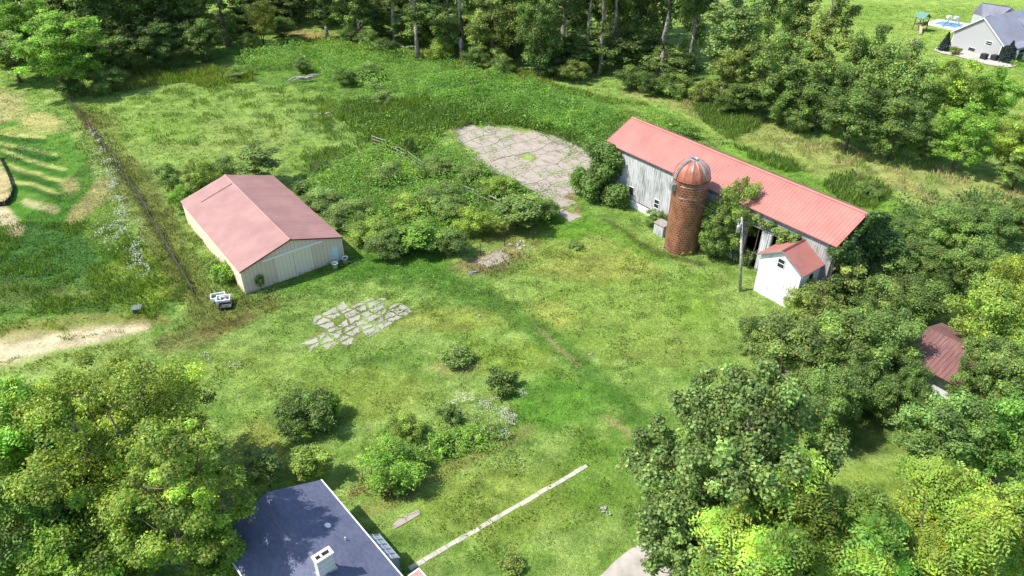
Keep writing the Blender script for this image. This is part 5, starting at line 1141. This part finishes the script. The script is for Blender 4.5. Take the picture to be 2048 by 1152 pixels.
# yard trees, shrubs
yard = [
 ('bush', 338, 355, 66, 4.6, MID, 0, 'green shrub left of the pole barn roof corner', 'shrub'), ('bush', 395, 345, 90, 4.2, Lm, 1, 'green shrub behind the left slope of the pink roof', 'shrub'),
 ('sapling', 510, 322, 110, 6.5, MID, 1, 'dark round tree behind the far end of the pink roof', 'tree'), ('bush', 455, 335, 80, 4.5, MID, 2, 'shrub behind the ridge of the pink roof', 'shrub'),
 ('bush', 360, 395, 60, 3.6, BR, 3, 'bright green shrub against the far left wall corner of the pole barn', 'shrub'),
 ('low', 452, 545, 62, 1.9, BR, 0, 'bright low shrub at the front left corner of the pole barn', 'shrub'), ('low', 430, 530, 40, 1.5, MID, 1, 'small green weed clump beside the pole barn side wall', 'shrub'),
 ('sapling', 518, 560, 22, 2.5, MID, 0, 'slim climbing vine against the pole barn front wall', 'vine'),
 ('bush', 640, 395, 110, 2.6, MID, 0, 'green shrub right of the pink roof', 'shrub'), ('bush', 705, 425, 120, 2.8, MID, 1, 'broad green shrub right of the pole barn eave', 'shrub'), ('bush', 740, 455, 110, 3.0, Lm, 2, 'light green shrub above the pale blue door corner', 'shrub'),
 ('bush', 775, 485, 110, 3.2, DK, 3, 'dark shrub at the lower left of the overgrown yard', 'shrub'), ('sapling', 842, 470, 112, 4.2, BR, 1, 'tall bright shrub at the lower tip of the overgrown yard', 'shrub'), ('bush', 905, 480, 90, 3.2, DK, 0, 'dark shrub between the bright tip shrub and the yellow shrub', 'shrub'),
 ('bush', 950, 438, 92, 3.8, YL, 1, 'yellow green shrub above the stone pile', 'shrub'), ('sapling', 1035, 412, 120, 5.2, MID, 0, 'large dark leafy shrub at the right end of the overgrown yard', 'shrub'), ('bush', 1095, 415, 60, 2.8, MID, 3, 'small shrub between the large dark shrub and the concrete tongue', 'shrub'),
 ('bush', 880, 385, 110, 3.0, MID, 2, 'green shrub in the middle of the overgrown yard', 'shrub'), ('bush', 815, 410, 110, 2.6, Lm, 0, 'light shrub in the centre left of the overgrown yard', 'shrub'), ('bush', 940, 345, 90, 2.6, MID, 1, 'shrub along the lower left edge of the cracked barnyard concrete', 'shrub'), ('bush', 1000, 370, 90, 2.6, Lm, 3, 'light shrub overhanging the lower corner of the cracked barnyard concrete', 'shrub'),
 ('bush', 820, 292, 36, 3.6, VD, 2, 'small very dark conical shrub beside the pale rail fence', 'shrub'), ('bush', 770, 345, 90, 2.6, MID, 0, 'shrub between the two rail fences', 'shrub'), ('bush', 870, 330, 90, 2.4, MID, 3, 'shrub behind the pale rail fence', 'shrub'), ('bush', 905, 415, 90, 3.0, MID, 1, 'shrub left of the yellow green shrub', 'shrub'),
 ('bush', 690, 150, 56, 3.4, DK, 2, 'dark shrub right of the large bleached branch', 'shrub'), ('bush', 735, 140, 70, 3.2, MID, 0, 'round dark shrub in the bright weeds of the far meadow', 'shrub'), ('bush', 605, 128, 46, 2.8, DK, 1, 'small dark shrub above the large bleached branch', 'shrub'), ('bush', 943, 166, 34, 2.4, DK, 3, 'small dark shrub alone in the bright weeds', 'shrub'), ('bush', 470, 145, 46, 2.4, MID, 2, 'shrub at the left start of the bright weeds', 'shrub'), ('bush', 770, 195, 60, 2.0, MID, 1, 'dull green shrub below the dark meadow shrubs', 'shrub'),
 ('bush', 1370, 262, 60, 2.4, DK, 0, 'shrub behind the barn ridge near its middle', 'shrub'), ('bush', 1740, 375, 60, 2.4, MID, 2, 'shrub behind the right end of the barn ridge', 'shrub'), ('bush', 1345, 245, 40, 1.8, DK, 3, 'small dark shrub behind the barn ridge left of its middle', 'shrub'),
 ('fine', 1458, 512, 104, 10.6, (1.1, 1.08, .9), -1, 'tree pressed between the brick silo and the barn roof', 'tree'), ('bush', 1425, 480, 80, 4.0, MID, 0, 'leafy shrub at the right foot of the brick silo', 'shrub'), ('bush', 1310, 432, 50, 2.4, MID, 1, 'shrub under the small barn window', 'shrub'), ('low', 1490, 512, 50, 1.8, MID, 0, 'low shrub between the utility pole and the barn gate', 'shrub'), ('low', 1370, 500, 30, .9, Lm, 1, 'tiny weed clump at the foot of the brick silo', 'shrub'),
 ('fine', 1428, 514, 74, 7.0, (.95, 1, .9), -2, 'dark leafy sapling behind the shrub at the silo foot', 'tree'),
 ('sapling', 1695, 540, 110, 7.2, OL, 0, 'layered olive tree right of the white shed', 'tree'), ('bush', 1640, 600, 130, 5.0, OL, 2, 'olive shrub below the white shed corner', 'shrub'), ('bush', 1760, 600, 120, 5.0, MID, 1, 'green shrub right of the olive shrub below the white shed', 'shrub'),
 ('fine', 1580, 690, 190, 7.5, (1.0, .95, 1.0), 0, 'loose olive tree above the big leaf near tree', 'tree'), ('fine', 1690, 690, 200, 8.0, (1.0, 1.02, .95), 2, 'fine leaved green tree in the middle of the right grove', 'tree'), ('fine', 1780, 680, 150, 7.5, (.9, .95, .95), 1, 'fine leaved dark tree left of the rusty collapsing roof', 'tree'),
 ('fine', 1512, 665, 90, 5.0, (.95, .95, 1.0), 3, 'thin grey green tree at the lawn side of the right grove', 'tree'), ('fine', 1715, 765, 120, 6.0, (.85, .9, .95), 3, 'dark fine leaved tree in front of the white wall of the collapsing shed', 'tree'), ('bush', 1588, 612, 66, 1.9, Lm, 0, 'light shrub against the lower front corner of the white shed', 'shrub'),
 ('fine', 1655, 800, 150, 7.5, (.9, .96, .92), 1, 'fine leaved tree right of the broad leaved tree at the edge of the small lawn', 'tree'),
 ('fine', 1775, 790, 110, 5.0, (.85, .9, .9), 0, 'sparse dark tree hiding the white wall of the collapsing shed', 'tree'), ('fine', 1955, 760, 110, 7.0, (.9, .95, .9), 2, 'dark tree covering the right end of the rusty roof', 'tree'), ('bush', 1850, 800, 70, 3.6, DK, 1, 'dark shrub under the eave of the rusty roof', 'shrub'),
 ('bush', 1780, 540, 130, 4.5, MID, 3, 'dull green shrub between the barn end and the right thicket', 'shrub'), ('bush', 1850, 600, 130, 4.5, DK, 0, 'dark green shrub above the rusty collapsing roof', 'shrub'), ('sapling', 1885, 555, 50, 5.5, VD, 1, 'narrow dark blue green sapling in the right thicket', 'tree'),
 ('fine', 1800, 470, 90, 6.0, (.9, .95, .95), 0, 'grey green tree at the ivy covered barn end', 'tree'), ('fine', 1900, 450, 130, 6.0, (.95, 1.0, .9), 1, 'broad dull green tree in the thicket beyond the barn end', 'tree'), ('fine', 1985, 450, 120, 6.5, (.85, .95, .9), 2, 'dull green tree in the thicket near the right edge', 'tree'), ('fine', 2050, 430, 90, 6.0, MID, 0, 'green tree cut by the right edge above the thicket', 'tree'), ('fine', 1860, 520, 120, 5.5, (.9, .95, .85), 2, 'low dull green tree in the middle of the right thicket', 'tree'), ('fine', 1960, 530, 130, 6.5, (.95, .98, .9), 1, 'broad green tree below the right thicket', 'tree'),
 ('fine', 1985, 640, 190, 9.5, Lm, 1, 'yellow tipped tree behind the rusty collapsing roof', 'tree'), ('fine', 2030, 560, 120, 8.0, (1.5, 1.3, .8), 2, 'yellow tipped tree at the right picture edge', 'tree'), ('fine', 1985, 725, 130, 7.5, (.95, 1.0, .95), 0, 'dark green tree directly right of the rusty collapsing roof', 'tree'), ('full', 2045, 760, 180, 9, MID, 3, 'green tree at the right picture edge beside the collapsing shed', 'tree'),
 ('full', 1885, 865, 200, 9.0, (.9, 1.0, 1.0), 1, 'dark green tree shading the small lawn at the lower right', 'tree'), ('full', 2030, 880, 190, 10, (.85, 1.1, .8), 2, 'deep green tree at the lower right edge', 'tree'), ('fine', 1830, 760, 80, 5.5, (.8, .9, .9), 3, 'small dark tree beside the white wall of the collapsing shed', 'tree'),
 ('dense', 612, 820, 138, 3.6, DK, 0, 'dense round dark shrub standing alone on the lawn', 'shrub'), ('bush', 665, 808, 46, 2.4, BR, 1, 'light green sprout on the right of the dense round shrub', 'shrub'),
 ('sapling', 528, 930, 96, 4.6, MID, 1, 'multi stemmed shrub at the far corner of the blue grey roof', 'shrub'), ('sapling', 622, 915, 96, 4.0, Lm, 0, 'bright shrub right of the multi stemmed shrub above the blue grey roof', 'shrub'),
 ('bush', 785, 925, 150, 4.0, BR, 2, 'large bright shrub over the two rusty drums', 'shrub'), ('bush', 815, 850, 84, 2.4, Lm, 0, 'green shrub between the round shrub and the flower bed', 'shrub'), ('low', 898, 830, 52, 1.2, DK, 0, 'small dark shrub at the head of the flower bed', 'shrub'),
 ('low', 915, 709, 76, 1.5, MID, 1, 'low spreading green clump in the lawn centre', 'shrub'), ('low', 1003, 762, 76, 1.6, DK, 0, 'dark green leafy clump below the lawn centre clump', 'shrub'), ('low', 935, 870, 60, 1.1, BR, 1, 'bright leafy clump in the flower bed', 'shrub'), ('low', 985, 862, 46, .9, MID, 0, 'green clump at the right end of the flower bed', 'shrub'), ('low', 880, 885, 60, 1.2, BR, 0, 'bright leafy clump beside the pale rock', 'shrub'), ('low', 1022, 1130, 56, 1.0, OL, 1, 'small grey brown shrub at the bottom of the lawn', 'shrub'),
 ('low', 605, 375, 50, 1.6, DK, 0, 'dark weed clump behind the crumpled tarp', 'shrub'), ('low', 1150, 490, 34, .6, MID, 1, 'small weed clump right of the stone pile', 'shrub')]
for (k, u, v, w, h, t, va, lab, cat) in yard:
    if k == 'fine' and False: continue
    plant(k, u, v, w, h, t, lab, {'vine': 'climbing_vine', 'tree': 'yard_tree'}.get(cat, 'yard_shrub'), cat, None, .55 if k != 'low' else .5, abs(va), base=va < 0)
# blue spruces and grasses at neighbour's wall
def spruce(px, h, R, label):
    x, y = G(*px); rng = np.random.default_rng(int(px[0])); n = 4200; t = rng.random(n)**.75; z = .15+h*t; lay = np.floor(t*13)/13; r = R*(1-t)*(.75+.35*((t*13) % 1 < .5)); a = rng.uniform(0, 6.283, n); rr = r*rng.uniform(.6, 1.05, n)
    p_ = np.stack([rr*np.cos(a), rr*np.sin(a), z-.25*rr/R], 1); nn = unit(np.stack([np.cos(a)*.5, np.sin(a)*.5, np.full(n, 1.0)], 1)+rng.normal(size=(n, 3))*.35)
    root = thing('blue_spruce', label, 'tree', (x, y, 0), 0, 'blue spruces at the neighbour house')
    me = poly_mesh('crown', leaves(p_, nn, .34, .16, rng), None, shade_cols(rng, n, lin(84, 108, 104, .38), .3, .05), LEAF); link('crown', me, None, root)
    bm = bmesh.new(); tube(bm, [(0, 0, -.1), (0, 0, h*.9)], [.14, .03], 7); bm_obj('trunk', bm, BARK, root)
spruce((1887, 101), 3.6, 1.5, 'blue spruce at the left corner of the light grey gable house'); spruce((2012, 124), 4.0, 1.9, 'blue spruce at the right corner of the light grey gable house')
plant('low', 1911, 101, 26, 1.5, OL, 'tuft of ornamental grass between left spruce and gable wall', 'ornamental_grass', 'ornamental grass', None, .5, 0)

# ivy masses on the barn
def ivy(label, pts, nleaf, leaf, tint, seed, rl=1.1):
    """leaf mass following lumps at local barn coordinates (x, y, z, radius)"""
    rng = np.random.default_rng(seed); V, Cc = [], []; w = np.array([p[3]**2 for p in pts]); w = w/w.sum()
    for (x, y, z, r), ww in zip(pts, w):
        n = int(nleaf*ww); d = unit(rng.normal(size=(n, 3))); d[:, 2] = np.where((d[:, 2] < 0) & (rng.random(n) < .5), -d[:, 2], d[:, 2])
        p_ = np.array([x, y, z])+d*(r*rng.random(n)**.3*(1+.25*np.sin(d[:, 0]*6+x)*np.cos(d[:, 2]*5+z)))[:, None]; p_[:, 2] = np.maximum(p_[:, 2], .1)
        nn = unit(d*.8+np.array([0, 0, .4])+rng.normal(size=(n, 3))*.45); s = leaf*np.exp(rng.normal(0, .25, n)); V.append(leaves(p_, nn, s, s*.8, rng)); Cc.append(shade_cols(rng, n, g0*math.exp(rng.normal(0, .12)), .25))
    root = thing('climbing_vine', label, 'vine', (*O_BN, 0), A_BN)
    cr = link('foliage', poly_mesh('foliage', np.concatenate(V), None, np.concatenate(Cc), LEAF), None, root); cr.color = (*tint, 1)
    bm = bmesh.new(); r = random.Random(seed)
    for (x, y, z, rr) in pts[::3]:
        q_ = Vector((x+r.uniform(-.5, .5), y, 0)); tube(bm, [q_, Vector((x+r.uniform(-.4, .4), y-.1, z*.5)), Vector((x, y, z))], [.07, .05, .02], 5)
    bm_obj('stem', bm, BARK, root)
r = random.Random(4)
P1 = [(r.uniform(-1.6, 2.6), r.uniform(-1.9, .3), r.uniform(.4, 6.6), r.uniform(.8, 1.3)) for _ in range(34)]
P1 = [p for p in P1 if not (p[2] > 4.5 and p[1] < -1.2)]+[(r.uniform(.2, 4.8), r.uniform(-1.7, -.2), r.uniform(.3, 2.2), 1.0) for _ in range(12)]+[(-1.0+.5*i, -.2, 6.9, .7) for i in range(6)]
P1 += [(r.uniform(-2.4, 1.6), r.uniform(-3.4, -1.4), r.uniform(.5, 2.8), r.uniform(.8, 1.2)) for _ in range(16)]
ivy('dense ivy mass swallowing the left end of the long barn', P1, 40000, .22, (.72, .82, .72), 3)
P2 = [(BL-.1+r.uniform(-.1, .9), r.uniform(.3, BW-.2), r.uniform(.3, 6.8), r.uniform(.6, 1.0)) for _ in range(46)]
P2 = [p for p in P2 if p[2] < ZE-.6+(1-abs(p[1]-BW/2)/(BW/2))*1.6]+[(BL+r.uniform(.5, 2.2), BW+r.uniform(-2.5, 1.0), r.uniform(.5, 5.4), 1.1) for _ in range(14)]+[(BL+.3, BW/2+.5*i, ZR-.25-.2*i, .6) for i in range(9)]
P2 += [(BL+.05, y_, ZE+(ZR-ZE)*(1-abs(y_-BW/2)/(BW/2))-r.uniform(.55, 1.3), .5) for y_ in np.arange(.3, BW, .33)]
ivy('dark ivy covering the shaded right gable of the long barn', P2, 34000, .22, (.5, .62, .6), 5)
P3 = [(x_, -.0, r.uniform(6.0, 6.9), r.uniform(.25, .45)) for x_ in np.arange(20.3, 29, .45)]+[(r.uniform(27, 29), -.1, r.uniform(4.6, 6.4), .5) for _ in range(8)]+[(r.uniform(17.2, 22.2), r.uniform(-1.2, -.2), r.uniform(.6, 6.4), .85) for _ in range(26)]
ivy('thin vine hanging from the barn eave above the open gate', P3, 20000, .19, MID, 7)

# ------------------------------------------------------------------ unique near trees
def big_tree(label, u, v, w, h, fn, seed, tint=(1, 1, 1), cz=.6, forks=3, tr=.32, bark=None, name='near_tree', nlimb=40, z0f=.12, **kw):
    x, y = G(u, v, h*cz); D = y*math.cos(TH)+(H-h*cz)*math.sin(TH); R = w*D/FPX/2; rng = np.random.default_rng(seed)
    me, lb = fn('crown', rng, h, R, h*z0f, **kw); root = thing(name, label, 'tree', (x, y, 0), 0)
    cr = link('crown', me, None, root); cr.color = (*tint, 1)
    link('trunk', trunk_mesh('trunk', rng, lb, h, h*z0f, tr, bark or BARK, nlimb=nlimb, forks=forks), None, root)
gl = lin(160, 180, 74, .78); gb = lin(130, 153, 84, .90); gy = lin(172, 200, 80, .66)
FR = dict(leafl=.36, L=1.3, K=6, M=6, flat=.7, lr=(.13, .24), lv=.3, var=.3)
big_tree('big loose yellow green tree with dark forked limbs at the lower left', 215, 870, 480, 14, crown_mesh, 11, nl=170, nleaf=100000, leaf=.19, base=gl, lr=(.07, .16), flat=.7, lv=.25, egg=.05, forks=5, tr=.42, nlimb=80, spread=.92, fluff=.35)
big_tree('tall yellow green tree shading the blue grey roof from the left', 358, 985, 285, 15.5, crown_mesh, 12, nl=90, nleaf=52000, leaf=.19, base=gl*np.array([.92, .98, 1]), lr=(.09, .18), flat=.7, lv=.25, forks=3, tr=.3, nlimb=40, fluff=.35)
big_tree('dark green tree in the bottom left corner beside the house', 170, 1100, 340, 9, crown_mesh, 13, nl=80, nleaf=44000, leaf=.2, base=gl*np.array([.78, .92, .85]), lr=(.10, .2), flat=.7, lv=.25, forks=2, tr=.3, nlimb=30, fluff=.35)
big_tree('bright lime tree with feather shaped leaves at the left edge', 50, 880, 200, 13.5, frond_mesh, 14, nl=34, ncl=520, base=gy*np.array([.85, .95, 1]), forks=2, tr=.25, nlimb=24, **FR)
big_tree('lime green tree cut by the bottom left picture corner', 30, 1060, 210, 11, frond_mesh, 15, nl=34, ncl=480, base=gy*np.array([.7, .85, 1]), forks=2, tr=.25, nlimb=24, **FR)
big_tree('small dark tree leaning over the left eave of the blue grey roof', 425, 1090, 150, 6.5, crown_mesh, 16, nl=40, nleaf=16000, leaf=.19, base=gl*np.array([.75, .95, .9]), lr=(.14, .26), flat=.75, forks=2, tr=.15, nlimb=20, fluff=.35)
big_tree('tall broad leaved tree with glossy dark leaves right of the lawn', 1478, 915, 455, 17.5, crown_mesh, 17, nl=230, nleaf=120000, leaf=.23, base=gb, lr=(.07, .14), flat=.95, lv=.22, var=.36, egg=.12, forks=1, tr=.42, nlimb=90, wr=.72, up=.3, bark=BARKP, spread=.94, z0f=.04, fluff=.3)
big_tree('smaller broad leaved tree overhanging the driveway below the tall broad leaved one', 1378, 1080, 215, 10, crown_mesh, 27, nl=70, nleaf=26000, leaf=.23, base=gb, lr=(.10, .2), flat=.9, lv=.22, var=.36, forks=1, tr=.2, wr=.72, up=.3, bark=BARKP, z0f=.05, fluff=.3)
big_tree('lime green feather leaved tree standing in front of the broad leaved tree', 1585, 1025, 165, 16, frond_mesh, 18, nl=26, ncl=330, base=gy, forks=1, tr=.22, nlimb=20, **FR)
big_tree('lime green feather leaved tree at the bottom, left of its row', 1505, 1110, 240, 15, frond_mesh, 19, nl=34, ncl=480, base=gy*np.array([.9, .95, 1]), forks=2, tr=.25, nlimb=20, **FR)
big_tree('lime green feather leaved tree at the bottom, below the small lawn', 1700, 1115, 230, 13, frond_mesh, 20, nl=36, ncl=520, base=gy*np.array([.85, .95, 1.05]), forks=2, tr=.25, nlimb=20, **FR)
big_tree('bright lime feather leaved tree in the bottom right, largest of its row', 1880, 1060, 300, 12.5, frond_mesh, 21, nl=50, ncl=800, base=gy, forks=2, tr=.3, nlimb=26, **FR)
big_tree('lime feather leaved tree cut by the right picture edge at the bottom', 2040, 1055, 170, 12, frond_mesh, 22, nl=30, ncl=380, base=gy*np.array([.9, .95, 1]), forks=2, tr=.25, nlimb=20, **FR)

# ------------------------------------------------------------------ the far wood as one mass
def wood_mass():
    rng = np.random.default_rng(77); Vs, Cs = [], []
    srcs = [PROTO['vine'][0], PROTO['full'][1], PROTO['tall'][1], PROTO['full'][3]]; arr = []
    for me, tm, R0, h0 in srcs:
        n = len(me.vertices); co = np.empty(n*3, np.float32); me.vertices.foreach_get('co', co); cl = np.empty(n*4, np.float32); me.color_attributes['Col'].data.foreach_get('color', cl)
        arr.append((co.reshape(-1, 4, 3), cl.reshape(-1, 4, 4)[:, 0, :3], R0, h0))
    line = [(-200, 130), (190, 140), (300, 122), (480, 84), (560, 50), (640, 46), (720, 78), (830, 96), (1000, 122), (1130, 142), (1280, 166), (1420, 200), (1560, 235)]
    pts = []
    for (a, b) in zip(line, line[1:]):
        A_, B_ = np.array(G(*a)), np.array(G(*b)); n = max(1, int(np.linalg.norm(B_-A_)/6.5))
        for i in range(n):
            for k in range(6): pts.append((*(A_+(B_-A_)*(i+rng.random())/n+np.array([rng.normal()*1.5, 2+k*7+rng.normal()*1.5])), k))
    for p_ in pts:
        u, v = P(p_[0], p_[1]);
        if u > 1400 and v < 150: continue
        co, cl, R0, h0 = arr[1+2*rng.integers(0, 2)] if p_[2] < 2 or rng.random() < .3 else arr[rng.integers(0, 4)]; k = rng.random(len(co)) < .32; s = rng.uniform(.85, 1.2); a = rng.uniform(0, 6.28); hs_ = ((rng.uniform(5, 11) if p_[2] < 2 or u > 1400 else 21)/h0)*rng.uniform(.8, 1.15)
        c = co[k].copy(); m_ = c.mean(1, keepdims=True); c = m_+(c-m_)*1.45; x_ = c[..., 0]*math.cos(a)-c[..., 1]*math.sin(a); y_ = c[..., 0]*math.sin(a)+c[..., 1]*math.cos(a)
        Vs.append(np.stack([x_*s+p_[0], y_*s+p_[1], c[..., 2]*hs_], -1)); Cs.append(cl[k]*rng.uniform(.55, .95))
    o = link('far_wood', poly_mesh('far_wood', np.concatenate(Vs), None, np.concatenate(Cs), LEAF)); o['kind'] = 'stuff'
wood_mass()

# ------------------------------------------------------------------ separate repeated pieces of a part
def split_islands(o):
    bm = bmesh.new(); bm.from_mesh(o.data); todo = set(bm.verts); isl = []
    while todo:
        st = [todo.pop()]; cur = set(st)
        while st:
            v_ = st.pop()
            for e in v_.link_edges:
                w_ = e.other_vert(v_)
                if w_ in todo: todo.discard(w_); cur.add(w_); st.append(w_)
        isl.append({v_.index for v_ in cur})
    bm.free()
    if len(isl) < 2: return
    src = o.data
    for i, keep in enumerate(isl):
        b2 = bmesh.new(); b2.from_mesh(src); b2.verts.ensure_lookup_table(); bmesh.ops.delete(b2, geom=[v_ for v_ in b2.verts if v_.index not in keep], context='VERTS')
        me2 = bpy.data.meshes.new(o.name.split('.')[0]); b2.to_mesh(me2); b2.free()
        for m_ in src.materials: me2.materials.append(m_)
        if i == 0: o.data = me2
        else:
            n_ = o.copy(); n_.data = me2; C.objects.link(n_); n_.parent = o.parent
for o in list(C.objects):
    if o.type == 'MESH' and o.name.split('.')[0] in ('gable_wall', 'door_edge', 'corner_trim', 'side_wall', 'hoop', 'stand', 'insulator', 'scrap') or (o.name.split('.')[0] == 'gable_trim' and o.parent and o.parent.parent == barn): split_islands(o)
